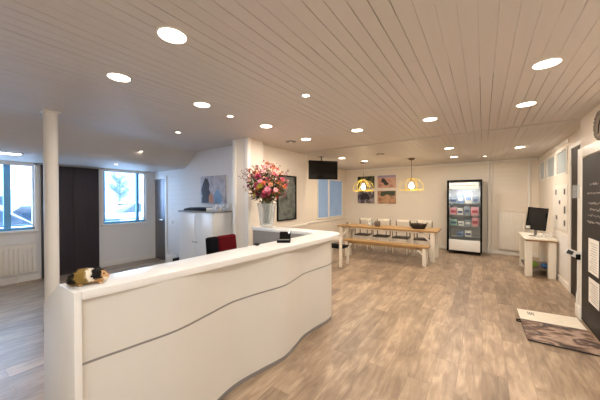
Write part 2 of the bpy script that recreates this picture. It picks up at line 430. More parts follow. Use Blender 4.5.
# ------------------------------------------------------------------ radiators
def radiator(axis, at, a, b, z0, z1, label):
    """panel radiator with pressed vertical channels"""
    loc = (at, (a+b)/2, z0) if axis == 'x' else ((a+b)/2, at, z0)
    t = thing('radiator', loc, label, 'radiator', 'panel radiators')
    def bx(m, u0, u1, d0, d1, zz0, zz1, bev=0):
        if axis == 'x': m.box(at+d0, at+d1, u0, u1, zz0, zz1, bev=bev)
        else: m.box(u0, u1, at-d1, at-d0, zz0, zz1, bev=bev)
    p = MB(); bx(p, a, b, .05, .075, z0, z1, .004)
    u = a+.03
    while u < b-.03:
        bx(p, u, u+.026, .075, .107, z0+.03, z1-.05, .006); u += .06
    p.build('panel', 'radiator', t)
    g = MB(); bx(g, a, b, .02, .10, z1, z1+.012, .002)
    u = a+.01
    while u < b: bx(g, u, u+.006, .03, .095, z1+.012, z1+.016); u += .018
    g.build('grille', 'radiator', t)
    for q0 in (a+.08, b-.11):
        s = MB(); bx(s, q0, q0+.03, 0, .05, z0+.05, z1-.1); s.build('bracket', 'radiator', t)
    if axis == 'x': P = [(at+.06, b-.25, 0), (at+.06, b-.25, z0+.02)]
    else: P = [(b-.06, at-.06, 0), (b-.06, at-.06, z0+.02)]
    MB().tube(P, .011, 8).build('pipe', 'radiator', t)
radiator('x', XW, -.35, 1.30, .17, .70, 'long low white radiator under the window at the left edge')
radiator('y', YB-.015, .36, .93, .14, 1.18, 'tall white panel radiator on the back wall right of the fridge')

# ------------------------------------------------------------------ reception desk
def spline(tab, y):
    ys = [p[0] for p in tab]
    if y <= ys[0]: return tab[0][1]
    for i in range(len(tab)-1):
        if y <= ys[i+1]:
            t = (y-ys[i])/(ys[i+1]-ys[i]); t = t*t*(3-2*t) if False else t
            p0 = tab[max(i-1, 0)][1]; p1 = tab[i][1]; p2 = tab[i+1][1]; p3 = tab[min(i+2, len(tab)-1)][1]
            return .5*((2*p1)+(-p0+p2)*t+(2*p0-5*p1+4*p2-p3)*t*t+(-p0+3*p1-3*p2+p3)*t**3)
    return tab[-1][1]
WAVE = [(.46, -1.685), (.73, -1.645), (.95, -1.615), (1.2, -1.645), (1.47, -1.678), (1.74, -1.637), (2.02, -1.582), (2.25, -1.61), (2.44, -1.645), (2.68, -1.633), (2.9, -1.608), (3.06, -1.612)]
desk = thing('reception_desk', (-1.8, 1.8, 0), 'long white reception desk with a wavy front and a raised curved counter', 'desk')
def front_outline(off):
    P = []
    y = .471
    while y < 3.03: P.append((spline(WAVE, y)+off, y)); y += .015
    # rounded far corner then along the return
    cx, cy, r = spline(WAVE, 3.02)-.09, 3.03, .09
    for k in range(0, 7):
        a = k/6*PI/2; P.append((cx+off+(r)*math.cos(a), cy+(r)*math.sin(a)))
    return P
def shell(z0, z1, off, m, name, thick=.03, upto=None):
    P = front_outline(off); P.append((-3.0, P[-1][1]))
    inner = []
    for i, (a, b) in enumerate(P):
        if i == 0: d = Vector((P[1][0]-a, P[1][1]-b))
        elif i == len(P)-1: d = Vector((a-P[-2][0], b-P[-2][1]))
        else: d = Vector((P[i+1][0]-P[i-1][0], P[i+1][1]-P[i-1][1]))
        d.normalize(); n = Vector((-d.y, d.x)); inner.append((a+n.x*thick, b+n.y*thick))
    mb = MB()
    t = mb.bm; rows = []
    for (a, b), (c_, d_) in zip(P, inner):
        rows.append([t.verts.new(q) for q in ((a, b, z0), (a, b, z1), (c_, d_, z1), (c_, d_, z0))])
    for A, Bq in zip(rows, rows[1:]):
        for j in range(4):
            f = t.faces.new((A[j], A[(j+1) % 4], Bq[(j+1) % 4], Bq[j])); f.smooth = False
    t.faces.new(rows[0]); t.faces.new(rows[-1][::-1])
    return mb.build(name, m, desk)
shell(.035, .716, 0, 'desk_panel', 'front_panel')
shell(.722, 1.055, 0, 'desk_panel', 'front_panel')
shell(.712, .725, .0012, 'strip_steel', 'metal_strip')
shell(.0, .034, .002, 'strip_steel', 'plinth')
# end panel at the near end, its back part slopes down towards the work top
MB().prism([(-1.657, 0), (-1.657, 1.101), (-1.896, 1.101), (-2.21, .925), (-2.21, 0)], .438, .4695, 'y', bev=.002).build('end_panel', 'laminate', desk)
# raised counter top
TOP = [(-1.655, .470), (-1.628, .7), (-1.585, 1.3), (-1.54, 2.0), (-1.50, 2.7)]
cx, cy, r = -1.75, 3.0, .23
out = TOP[:]
for k in range(0, 9):
    a = -math.radians(8)+k/8*math.radians(98); out.append((cx+r*math.cos(a), cy+.06+r*math.sin(a)))
out += [(-3.05, 3.31), (-3.05, 3.05), (-2.1, 3.06), (-1.87, 3.02), (-1.82, 2.93), (-1.82, 2.6), (-1.845, 2.2), (-1.875, 1.6), (-1.885, 1.0), (-1.894, .470)]
MB().prism(out, 1.055, 1.102, 'z', bev=.006).build('counter_top', 'laminate', desk)
MB().box(-2.42, -1.73, .475, 3.0, .70, .735, bev=.004).build('work_top', 'mid_grey', desk)
MB().box(-2.38, -2.34, .9, 1.4, 0, .70).box(-1.9, -1.87, .49, 3.0, .735, 1.055).build('inner_panel', 'laminate', desk)
MB().box(-3.0, -1.75, 3.03, 3.055, .735, 1.055).build('return_panel', 'mid_grey', desk)  # grey puts the shade inside the desk into the panel colour

# things on the counter
t = thing('desk_telephone', (-1.74, 2.22, 1.102), 'black desk device with a raised screen on the reception counter', 'telephone')
RZ = Matrix.Rotation(math.radians(35), 3, 'Z')
pv = (-1.74, 2.22, 1.102)
mb = MB(); mb.box(-1.81, -1.67, 2.14, 2.26, 1.103, 1.130, bev=.006, rot=RZ, piv=pv); mb.build('base', 'black_plastic', t)
R2 = RZ @ Matrix.Rotation(math.radians(52), 3, 'X')
mb = MB(); mb.box(-1.80, -1.68, 2.22, 2.335, 1.118, 1.132, bev=.004, rot=R2, piv=(-1.74, 2.24, 1.12)); mb.build('screen', 'black_gloss', t)
mb = MB(); mb.box(-1.80, -1.68, 2.155, 2.18, 1.130, 1.1325, rot=RZ, piv=pv); mb.build('key_row', 'mid_grey', t)
mb = MB(); mb.tube([(-1.71, 2.30, 1.115), (-1.76, 2.36, 1.113), (-1.83, 2.42, 1.108), (-1.845, 2.5, 1.105)], .003, 6); mb.build('cable', 'black_plastic', t)
t = MB(); t.ball((-1.825, 1.90, 1.115), .024, 14, (1, 1.5, .55)); tag(t.build('small_mouse', 'black_plastic', origin=(-1.825, 1.90, 1.102)), 'small rounded black mouse on the counter, left of the desk device', 'mouse')

# ------------------------------------------------------------------ guinea pig on the near end of the counter
def guinea():
    A = Vector((-1.797, .448, 1.103)); Bp = Vector((-1.732, .62, 1.103))
    ax = (Bp-A).normalized(); sd = Vector((ax.y, -ax.x, 0)); up = Vector((0, 0, 1)); Lg = .178
    prof = [(0, .004, .03), (.05, .026, .035), (.15, .040, .042), (.3, .047, .047), (.45, .047, .048), (.58, .043, .047), (.68, .041, .046), (.78, .040, .046), (.88, .034, .041), (.95, .024, .034), (1.0, .008, .03)]
    def rad(t):
        for i in range(len(prof)-1):
            if t <= prof[i+1][0]:
                k = (t-prof[i][0])/(prof[i+1][0]-prof[i][0]); k = k*k*(3-2*k) if 0 else k
                return prof[i][1]+(prof[i+1][1]-prof[i][1])*k, prof[i][2]+(prof[i+1][2]-prof[i][2])*k
        return prof[-1][1:]
    prof = [(a_, b_*.93, c_*.88) for a_, b_, c_ in prof]
    def colour(t, a, hz):
        q = t+.03*math.sin(3*a)+.02*math.sin(7*a+1)
        if q < .20: return 0 if hz > -.5 else 1
        if q < .46: return 1
        if q < .60: return 2 if hz > -.6 else 1
        if q < .84: return 0 if hz > -.35 else 3
        return 3 if hz > -.1 else 2
    m = MB(); bm = m.bm; n = 22; NR = 34; rings = []
    for i in range(NR+1):
        t_ = i/NR; r_, cz = rad(t_)
        ring = []
        for j in range(n):
            a = 2*PI*j/n
            p = A+ax*(t_*Lg)+sd*(math.cos(a)*r_*1.02)+up*(cz+math.sin(a)*r_*.98)
            p += noise.noise_vector(p*45)*.0035
            p.z = max(p.z, A.z+.001); ring.append(bm.verts.new(p))
        rings.append(ring)
    for i in range(NR):
        for j in range(n):
            f = bm.faces.new((rings[i][j], rings[i][(j+1) % n], rings[i+1][(j+1) % n], rings[i+1][j]))
            a = 2*PI*(j+.5)/n; f.material_index = colour((i+.5)/NR, a, math.sin(a)); f.smooth = True
    bm.faces.new(rings[0][::-1]).material_index = 0; bm.faces.new(rings[-1]).material_index = 3
    FM = [mat('fur_black', '17120f', .95, var=.3, scale=150), mat('fur_tan', '8f7338', .95, var=.3, scale=150), mat('fur_white', 'ece3d2', .95, var=.1, scale=150), mat('fur_ginger', 'c9a070', .95, var=.25, scale=150)]
    # four short feet
    for s_ in (-1, 1):
        for tt in (.25, .75):
            m.m(3); m.ball(tuple(A+ax*(tt*Lg+.01)+sd*s_*.026+up*.006), .010, 8, (1.2, 1.2, .6))
    root = m.build('guinea_pig', FM, origin=tuple(A+ax*.1))
    tag(root, 'small black, tan and white guinea pig lying on the near end of the reception counter', 'guinea pig')
    fur = MB(); rr = random.Random(5)
    for k in range(2600):
        t_ = rr.random()*.99+.005; a = rr.uniform(-.35*PI, 1.35*PI); r_, cz = rad(t_)
        nrm = sd*math.cos(a)+up*math.sin(a)
        p = A+ax*(t_*Lg)+nrm*r_+up*cz
        if p.z < A.z+.004: continue
        tip = p+nrm*rr.uniform(.004, .009)-ax*rr.uniform(.003, .010)+Vector((rr.uniform(-1, 1), rr.uniform(-1, 1), rr.uniform(-1, .3)))*.004
        tip.z = max(tip.z, A.z+.001)
        w_ = ax.cross(nrm)*.0011
        f = fur.bm.faces.new([fur.bm.verts.new(q) for q in (p-w_, p+w_, tip)]); f.material_index = colour(t_, a, math.sin(a))
    fur.build('fur', FM, root, recalc=False)
    for s_ in (-1, 1):
        e = MB(); c_ = A+ax*(.735*Lg)+sd*s_*.034+up*.070
        e.ball(tuple(c_), .013, 10, (.8, .8, .9)); e.build('ear', [FM[0]], root)
        e = MB(); c_ = A+ax*(.88*Lg)+sd*s_*.029+up*.053; e.ball(tuple(c_), .0042, 8); e.build('eye', 'black_gloss', root)
    e = MB(); e.ball(tuple(A+ax*(1.0*Lg)+up*.036), .006, 8, (1, 1, .7)); e.build('nose', [mat('nose_pink', 'c98f80', .6)], root)
guinea()

# ------------------------------------------------------------------ office chair behind the desk
t = thing('office_chair', (-2.62, 2.06, 0), 'black and dark red swivel office chair behind the reception desk', 'office chair')
mb = MB(); mb.m(0).box(-2.82, -2.36, 1.84, 2.30, .46, .53, bev=.025, seg=3); mb.build('seat', ['chair_black'], t)
RB = Matrix.Rotation(math.radians(-6), 3, 'Y')
mb = MB()
mb.m(0).box(-2.57, -2.50, 1.87, 2.02, .62, 1.12, bev=.034, seg=4, rot=RB, piv=(-2.53, 2.08, .62))
mb.m(1).box(-2.57, -2.50, 2.015, 2.29, .62, 1.12, bev=.034, seg=4, rot=RB, piv=(-2.53, 2.08, .62))
mb.build('backrest', ['chair_black', 'chair_red'], t)
MB().box(-2.60, -2.55, 2.05, 2.11, .44, .8, bev=.008).build('back_support', 'black_plastic', t)
MB().tube([(-2.62, 2.07, .10), (-2.62, 2.07, .46)], .028, 12).build('gas_column', 'black_plastic', t)
for k in range(5):
    a = k*2*PI/5+.3; ex, ey = -2.62+.28*math.cos(a), 2.07+.28*math.sin(a)
    l = MB().tube([(-2.62, 2.07, .12), (ex, ey, .075)], [.024, .014], 8).build('base_leg', 'black_plastic', t)
    MB().tube([(ex-.018*math.sin(a), ey+.018*math.cos(a), .03), (ex+.018*math.sin(a), ey-.018*math.cos(a), .03)], .03, 12).build('castor', 'black_plastic', l)
for s_ in (1.82, 2.30):
    MB().tube([(-2.62, s_, .48), (-2.62, s_+(.03 if s_ > 2 else -.03), .60), (-2.55, s_+(.03 if s_ > 2 else -.03), .70), (-2.75, s_+(.03 if s_ > 2 else -.03), .70)], .014, 8).build('armrest', 'black_plastic', t)

# ------------------------------------------------------------------ flowers in a vase on the counter return
VC = Vector((-2.84, 3.18, 1.103))
v = MB(); v.lathe([(.085, 0), (.11, .015), (.118, .1), (.13, .22), (.15, .33), (.158, .38), (.148, .38), (.13, .25), (.11, .1), (.10, .03), (.0, .025)], tuple(VC), 28)
tag(v.build('vase', 'vase', origin=tuple(VC)), 'large clear glass vase holding the flowers on the desk return', 'vase')
bq = thing('flower_bouquet', tuple(VC+Vector((0, 0, .04))), 'big bouquet of red, pink, orange and yellow flowers in the glass vase', 'flowers')
rr = random.Random(11)
st = MB()
heads = []
for k in range(96):
    while True:
        q = Vector((rr.uniform(-1, 1), rr.uniform(-1, 1), rr.uniform(-1, 1)))
        if .35 < q.length < 1: break
    wz = .40 if q.z > 0 else .26
    p = VC+Vector((q.x*.36, q.y*.34, .68+q.z*wz))
    if q.z > .55: p.x = VC.x+(p.x-VC.x)*.75; p.y = VC.y+(p.y-VC.y)*.75
    heads.append(p)
for p in heads[:44]:
    st.tube([tuple(VC+Vector((rr.uniform(-.05, .05), rr.uniform(-.05, .05), .06))), tuple(VC+Vector((rr.uniform(-.08, .08), rr.uniform(-.08, .08), .38))), tuple(p)], .004, 5)
st.build('stems', 'stem_green', bq)
lf = MB()
for k in range(700):
    q = Vector((rr.gauss(0, 1), rr.gauss(0, 1), rr.gauss(0, 1))).normalized()*rr.uniform(.3, 1)
    p = VC+Vector((q.x*.31, q.y*.30, .64+q.z*.27))
    d1 = Vector((rr.gauss(0, 1), rr.gauss(0, 1), rr.gauss(0, .7))).normalized(); d2 = d1.cross(Vector((rr.gauss(0, 1), rr.gauss(0, 1), 1))).normalized()
    s_ = rr.uniform(.03, .055); lf.m(rr.choice([0, 0, 1, 2]))
    bend = d1.cross(d2)*s_*.2
    lf.quad(tuple(p-d1*s_), tuple(p+d2*s_*.35+bend), tuple(p+d1*s_), tuple(p-d2*s_*.35+bend))
lf.build('foliage', ['stem_green', mat('leaf_dark', '2f3a1e', .6), mat('leaf_maroon', '4a1a22', .6)], bq, recalc=False)
sp = MB()
for k in range(26):   # thin dark sprigs sticking out, most to the left and top
    a = rr.uniform(0, 2*PI); u_ = rr.uniform(-.1, .9)
    d = Vector((-.57*math.cos(a)*-1 if k % 2 else -.75, math.sin(a)*.6 if k % 2 else -.35+rr.uniform(-.3, .3), .5+.6*abs(u_))).normalized()
    b0 = VC+Vector((0, 0, .55)); e0 = b0+d*rr.uniform(.45, .54)
    sp.tube([tuple(b0+d*.2), tuple((b0+e0)/2+Vector((0, 0, .02))), tuple(e0)], [.003, .0025, .0015], 5)
    for j in range(8):
        c_ = b0+(e0-b0)*(.55+.06*j)+Vector((rr.gauss(0, .012), rr.gauss(0, .012), rr.gauss(0, .012)))
        sp.ball(tuple(c_), .008, 6)
sp.build('sprigs', [mat('sprig', '7d4a4e', .7, var=.2)], bq)
BC = ['8e1f3c', '6d1530', 'a52a48', 'd98ba0', 'e7b1b4', 'd9713f', 'e08a4a', 'c24b34', 'cf5f74', 'efcdbf', 'c9b83f', '9c2b52', 'e09a78', 'b04a6a']
BM_ = [mat('petal_%s' % c_, c_, .6, var=.2, scale=40) for c_ in BC]
fl = MB()
for k in range(620):
    q = Vector((rr.gauss(0, 1), rr.gauss(0, 1), rr.gauss(0, 1))).normalized()*rr.uniform(.55, 1.06)
    p = VC+Vector((q.x*.36, q.y*.34, .66+q.z*(.38 if q.z > 0 else .26)))
    fl.m(rr.choice([0, 1, 2, 3, 4, 5, 6, 7, 8, 9, 10]) if q.z > -.3 else rr.choice([1, 5, 7, 10]))
    a1 = Vector((rr.gauss(0, 1), rr.gauss(0, 1), rr.gauss(0, 1))).normalized(); a2 = a1.cross(Vector((.2, .5, 1))).normalized()
    for j in range(3):
        th = j*2.1; o_ = (a1*math.cos(th)+a2*math.sin(th)); s_ = (-a1*math.sin(th)+a2*math.cos(th)); R_ = rr.uniform(.012, .024)
        fl.quad(tuple(p), tuple(p+o_*R_*.6-s_*R_*.4), tuple(p+o_*R_), tuple(p+o_*R_*.6+s_*R_*.4))
fo = fl.build('filler_blossoms', [BM_[i_] for i_ in (0, 1, 2, 3, 4, 5, 6, 7, 9, 12, 10)], bq, recalc=False); fo['kind'] = 'stuff'
def bloom(p, r_, mi):
    m = MB(); ax_ = (p-(VC+Vector((0, 0, .45)))).normalized()
    a1 = ax_.cross(Vector((.3, .2, 1))).normalized(); a2 = ax_.cross(a1)
    for ring, (k, tl, rad_) in enumerate([(7, .25, 1), (6, .8, .75), (4, 1.4, .45)]):
        for j in range(k):
            th = 2*PI*j/k+ring*.4
            o_ = (a1*math.cos(th)+a2*math.sin(th)); s_ = (-a1*math.sin(th)+a2*math.cos(th))
            tip = p+o_*r_*rad_+ax_*r_*tl*.45; mid = p+o_*r_*rad_*.6+ax_*r_*tl*.35
            b_ = p+o_*r_*.05
            m.quad(tuple(b_), tuple(mid-s_*r_*.36), tuple(tip), tuple(mid+s_*r_*.36))
    m.ball(tuple(p+ax_*r_*.15), r_*.28, 6)
    m.build('bloom', [BM_[mi]], bq, recalc=False)
for p in heads:
    z_ = (p.z-VC.z-.64)/.4; side = (p.x-VC.x)*.82+(p.y-VC.y)*.57   # image-right of the bouquet
    if z_ < 0 and side < -.05: mi = rr.choice([10, 10, 1, 0, 5])
    elif side > .08: mi = rr.choice([5, 6, 12, 7, 4, 9, 8])
    elif z_ > .45: mi = rr.choice([3, 4, 9, 12, 8])
    else: mi = rr.choice([0, 1, 2, 11, 13, 7, 5, 8, 3])
    bloom(p, rr.uniform(.034, .058), mi)

# ------------------------------------------------------------------ white cabinet and the things on it
c = thing('tambour_cabinet', (-4.64, 3.3, 0), 'low white two-door cabinet against the boarded wall, left of the flowers', 'cabinet')
MB().box(-5.21, -4.07, 3.12, YC-.02, .0, 1.285, bev=.004).build('body', 'laminate', c)
MB().box(-5.22, -4.06, 3.09, YC-.018, 1.285, 1.31, bev=.004).build('top', 'mid_grey', c)
dl = MB().box(-5.19, -4.645, 3.10, 3.12, .08, 1.265, bev=.003).build('door', 'laminate', c)
dr = MB().box(-4.638, -4.09, 3.10, 3.12, .08, 1.265, bev=.003).build('door', 'laminate', c)
MB().box(-4.72, -4.66, 3.085, 3.10, .70, .72, bev=.003).build('door_handle', 'chrome', dl)
MB().box(-4.62, -4.56, 3.085, 3.10, .70, .72, bev=.003).build('door_handle', 'chrome', dr)
mb = MB(); mb.prism([(-5.2, 1.311), (-5.17, 1.345), (-4.98, 1.375), (-4.46, 1.378), (-4.46, 1.311)], 3.2, 3.42, 'y', bev=.006)
tag(mb.build('black_tray', 'black_plastic', origin=(-4.8, 3.3, 1.311)), 'long flat black case lying on the left of the white cabinet', 'case')
mb = MB(); mb.m(0).box(-4.42, -4.20, 3.2, 3.40, 1.311, 1.375, bev=.006); mb.m(1).box(-4.40, -4.22, 3.197, 3.2, 1.325, 1.345)
tag(mb.build('paper_box', ['paper', 'mid_grey'], origin=(-4.33, 3.3, 1.311)), 'low white box on the cabinet in front of the picture', 'box')
p_blue = picture_mat('delft', ['f0f0f0', 'dfe4ee', '5a7fb4', 'f2f2f2'], 35, 3)
mb = MB(); mb.lathe([(.032, 0), (.05, .02), (.055, .06), (.045, .10), (.052, .13), (.046, .13), (.03, .02)], (-4.16, 3.22, 1.311), 20)
mb.m(0).tube([(-4.108, 3.22, 1.35), (-4.07, 3.22, 1.37), (-4.07, 3.22, 1.40), (-4.11, 3.22, 1.42)], .006, 6)
tag(mb.build('patterned_jug', [p_blue], origin=(-4.16, 3.22, 1.311)), 'blue and white patterned jug on the cabinet, right of the white box', 'jug')
mb = MB(); mb.lathe([(.03, 0), (.045, .02), (.05, .1), (.04, .14), (.03, .15), (.03, .18), (.0, .182)], (-4.22, 3.44, 1.311), 18)
tag(mb.build('patterned_vase', [p_blue], origin=(-4.22, 3.44, 1.311)), 'narrow blue and white vase at the back of the cabinet', 'vase')
mb = MB(); mb.lathe([(.03, 0), (.036, .01), (.036, .1), (.028, .12), (.028, .13), (.0, .132)], (-4.11, 3.42, 1.311), 18)
tag(mb.build('glass_jar', 'vase', origin=(-4.11, 3.42, 1.311)), 'small clear glass jar on the right end of the white cabinet', 'jar')
# picture on that wall
def canvas(name, x0, x1, y, z0, z1, m, label, cat='picture', th=.03, extra=None, group=None):
    r_ = thing(name, ((x0+x1)/2, y, z0), label, cat, group)
    MB().box(x0, x1, y-th, y-.001, z0, z1, bev=.002).build('canvas', m, r_)
    if extra:
        for nm, mm, fn in extra:
            q = MB(); fn(q); q.build(nm, mm, r_)
    return r_
def horse(q):
    y0, y1 = YC-.034, YC-.031
    def cp(pts): q.prism([(-5.05+u*.80, 1.45+w*.58) for u, w in pts], y0, y1, 'y')
    cp([(.05, .02), (.08, .3), (.03, .5), (.1, .72), (.2, .93), (.3, .9), (.38, .7), (.36, .52), (.42, .4), (.44, .02)])
def pup(q):
    y0, y1 = YC-.037, YC-.034
    q.prism([(-5.05+u*.80, 1.45+w*.58) for u, w in [(.36, .02), (.36, .24), (.4, .36), (.48, .37), (.53, .25), (.55, .02)]], y0, y1, 'y')
def pal(q):
    y0, y1 = YC-.036, YC-.031
    q.prism([(-5.05+u*.80, 1.45+w*.58) for u, w in [(.6, .02), (.58, .3), (.64, .46), (.72, .5), (.8, .38), (.88, .3), (.9, .02)]], y0, y1, 'y')
canvas('wall_picture', -5.05, -4.25, YC, 1.45, 2.03, picture_mat('meadow_print', ['8d8a92', 'b9b4bd', 'a7a2ae', '7c7a84'], 3, seed=1), 'picture of dark horse and dog figures on the wall above the white cabinet',
       extra=[('printed_figure', mat('print_dark', '33201a', .5, var=.3), horse), ('printed_figure', mat('print_tan', 'b0764f', .5, var=.3), pup), ('printed_figure', mat('print_blue', '6f8aa8', .5, var=.4, scale=40), pal)])
# switch, bin
t = thing('light_switch', (-6.24, YC, .98), 'small white light switch beside the dark door', 'light switch')
MB().box(-6.28, -6.20, YC-.01, YC, .94, 1.02, bev=.003).build('plate', 'white_trim', t)
MB().box(-6.265, -6.215, YC-.016, YC-.01, .955, 1.005, bev=.002).build('rocker', 'laminate', t)
t = thing('waste_bin', (-5.80, 3.28, 0), 'small white waste bin beside the cabinet near the dark door', 'bin')
mb = MB(); mb.lathe([(.085, 0), (.09, .005), (.12, .27), (.112, .27), (.085, .02), (0, .018)], (-5.80, 3.28, 0), 22); mb.build('body', 'laminate', t)
mb = MB(); mb.tube([(-5.80+.119*math.cos(a*PI/10), 3.28+.119*math.sin(a*PI/10), .272) for a in range(20)], .007, 6, closed=True); mb.build('rim', 'white_trim', t)
mb = MB(); mb.box(-5.62, -5.50, 3.2, 3.36, 0, .24, bev=.01); tag(mb.build('black_box', 'black_plastic', origin=(-5.56, 3.28, 0)), 'small black box on the floor beside the white bin', 'box')

# dark picture on the middle wall
t = thing('framed_picture', (XM, 4.56, 1.11), 'tall dark framed picture on the wall behind the flowers', 'picture')
MB().box(XM+.001, XM+.02, 4.24, 4.88, 1.10, 2.03).build('print', picture_mat('dark_print', ['26292a', '4e5552', '6c746f', '1d1f20'], 4, seed=4), t)
MB().box(XM+.001, XM+.035, 4.22, 4.25, 1.08, 2.05, bev=.003).box(XM+.001, XM+.035, 4.86, 4.89, 1.08, 2.05, bev=.003).box(XM+.001, XM+.035, 4.25, 4.86, 1.08, 1.11, bev=.003).box(XM+.001, XM+.035, 4.25, 4.86, 2.02, 2.05, bev=.003).build('frame', 'black_plastic', t)

# television
t = thing('television', (-3.24, 5.72, 2.0), 'black flat television hung near the ceiling above the blue panes', 'television')
A_ = Vector((-3.47, 5.42, 0)); B_ = Vector((-2.995, 6.005, 0)); ax = (B_-A_).normalized(); nr = Vector((ax.y, -ax.x, 0))
RT = Matrix.Rotation(math.atan2(ax.y, ax.x), 3, 'Z'); mid = (A_+B_)/2; Lw = (B_-A_).length/2
pv = (mid.x, mid.y, 2.25)
MB().box(mid.x-Lw, mid.x+Lw, mid.y, mid.y+.05, 2.02, 2.48, bev=.006, rot=RT, piv=pv).build('housing', 'black_plastic', t)
MB().box(mid.x-Lw+.018, mid.x+Lw-.018, mid.y-.003, mid.y+.001, 2.045, 2.463, rot=RT, piv=pv).build('screen', 'black_gloss', t)
MB().box(mid.x-.10, mid.x+.10, mid.y+.05, mid.y+.07, 2.15, 2.35, rot=RT, piv=pv).tube([(mid.x-.06, mid.y+.07, 2.3), (mid.x-.12, mid.y+.09, ZC)], .016, 10).box(mid.x-.18, mid.x-.06, mid.y+.03, mid.y+.15, 2.585, 2.5985).build('mount', 'mid_grey', t)

# ------------------------------------------------------------------ back wall: four picture panels
Y1 = YB
def blob(pts, x0, x1, z0, z1, d=.034):
    def fn(q): q.prism([(x0+u*(x1-x0), z0+w*(z1-z0)) for u, w in pts], Y1-d-.003, Y1-d+.003, 'y')
    return fn
P4 = [(-3.765, -3.15, 1.905, 2.33, ['191612', '2c3320', '6b6a3c', '201a16'], 'top left of four pictures on the back wall, dark with pale shapes', [('printed_figure', mat('pr_pale', 'cfc2ae', .5, var=.2), [(.1, .05), (.25, .7), (.4, .85), (.6, .6), (.8, .3), (.9, .05), (.7, .03), (.5, .3), (.35, .35), (.2, .05)])]),
      (-3.03, -2.415, 1.905, 2.33, ['a8746a', 'c79b84', 'd3a48c', '9a5f58'], 'top right of four pictures, black dog on a pinkish field', [('printed_sky', mat('pr_sky', '9a93b4', .5, var=.1), [(0, .82), (0, 1), (1, 1), (1, .84)]), ('printed_figure', mat('pr_blk', '231c1d', .5), [(.2, .6), (.28, .8), (.4, .74), (.52, .5), (.62, .34), (.6, .22), (.42, .2), (.34, .38), (.24, .5)])]),
      (-3.765, -3.15, 1.365, 1.805, ['6f6368', '3c3438', '8f8488', 'a29898'], 'bottom left of four pictures, grey with a dark animal', [('printed_figure', mat('pr_blk2', '2a2226', .5), [(.15, .3), (.2, .6), (.35, .85), (.6, .8), (.75, .5), (.7, .25), (.5, .35), (.3, .28)])]),
      (-3.03, -2.415, 1.365, 1.805, ['a67a54', 'c49a76', '8a5a45', '6e7a3a'], 'bottom right of four pictures, brown field with dark green edge', [('printed_figure', mat('pr_grn', '36402a', .5, var=.3), [(.15, .62), (.2, .95), (.6, .97), (.98, .95), (.95, .6), (.5, .7), (.3, .55)])])]
for i, (a, b, z0, z1, cols, lab, ex) in enumerate(P4):
    canvas('wall_picture', a, b, Y1, z0, z1, picture_mat('print_%d' % i, cols, 6, 4, seed=i+5), lab, group='pictures on the back wall',
           extra=[(n_, m_, blob(p_, a, b, z0, z1)) for n_, m_, p_ in ex])

# ------------------------------------------------------------------ pendant lamps
def pendant(x_, y_, label):
    t = thing('pendant_lamp', (x_, y_, 1.75), label, 'pendant lamp', 'yellow wire pendant lamps')
    mb = MB(); R_ = .29; zb = 1.77; H_ = .30
    def circ(r_, z_, k=32): return [(x_+r_*math.cos(2*PI*j/k), y_+r_*math.sin(2*PI*j/k), z_) for j in range(k)]
    mb.tube(circ(R_, zb), .0095, 6, closed=True); mb.tube(circ(.045, zb+H_), .008, 6, closed=True)
    for k in range(6):
        a = 2*PI*k/6+.25
        mb.tube([(x_+R_*math.cos(f*PI/2)*math.cos(a)+.04*math.sin(f*PI/2)*math.cos(a), y_+(R_*math.cos(f*PI/2)+.04*math.sin(f*PI/2))*math.sin(a), zb+H_*math.sin(f*PI/2)) for f in [j/8 for j in range(9)]], .0075, 6)
    mb.build('wire_shade', 'yellow_wire', t)
    MB().lathe([(.022, 0), (.026, .02), (.026, .09), (.012, .11)], (x_, y_, zb+H_-.10), 16).build('lamp_holder', 'brass', t)
    MB().lathe([(.0, -.01), (.035, .0), (.06, .04), (.062, .07), (.045, .115), (.022, .15), (.02, .165)], (x_, y_, zb+.04), 20).build('bulb', 'bulb', t)
    MB().tube([(x_, y_, zb+H_), (x_, y_, 2.58)], .006, 8).build('cord', 'cord_brown', t)
    MB().lathe([(.02, 2.55), (.075, 2.575), (.08, 2.598), (0, 2.599)], (x_, y_, 0), 24).build('ceiling_rose', 'cord_brown', t)
pendant(-1.55, 7.42, 'yellow wire dome pendant lamp hanging over the basket end of the table')
pendant(-2.87, 7.42, 'yellow wire dome pendant lamp hanging in front of the wall pictures')

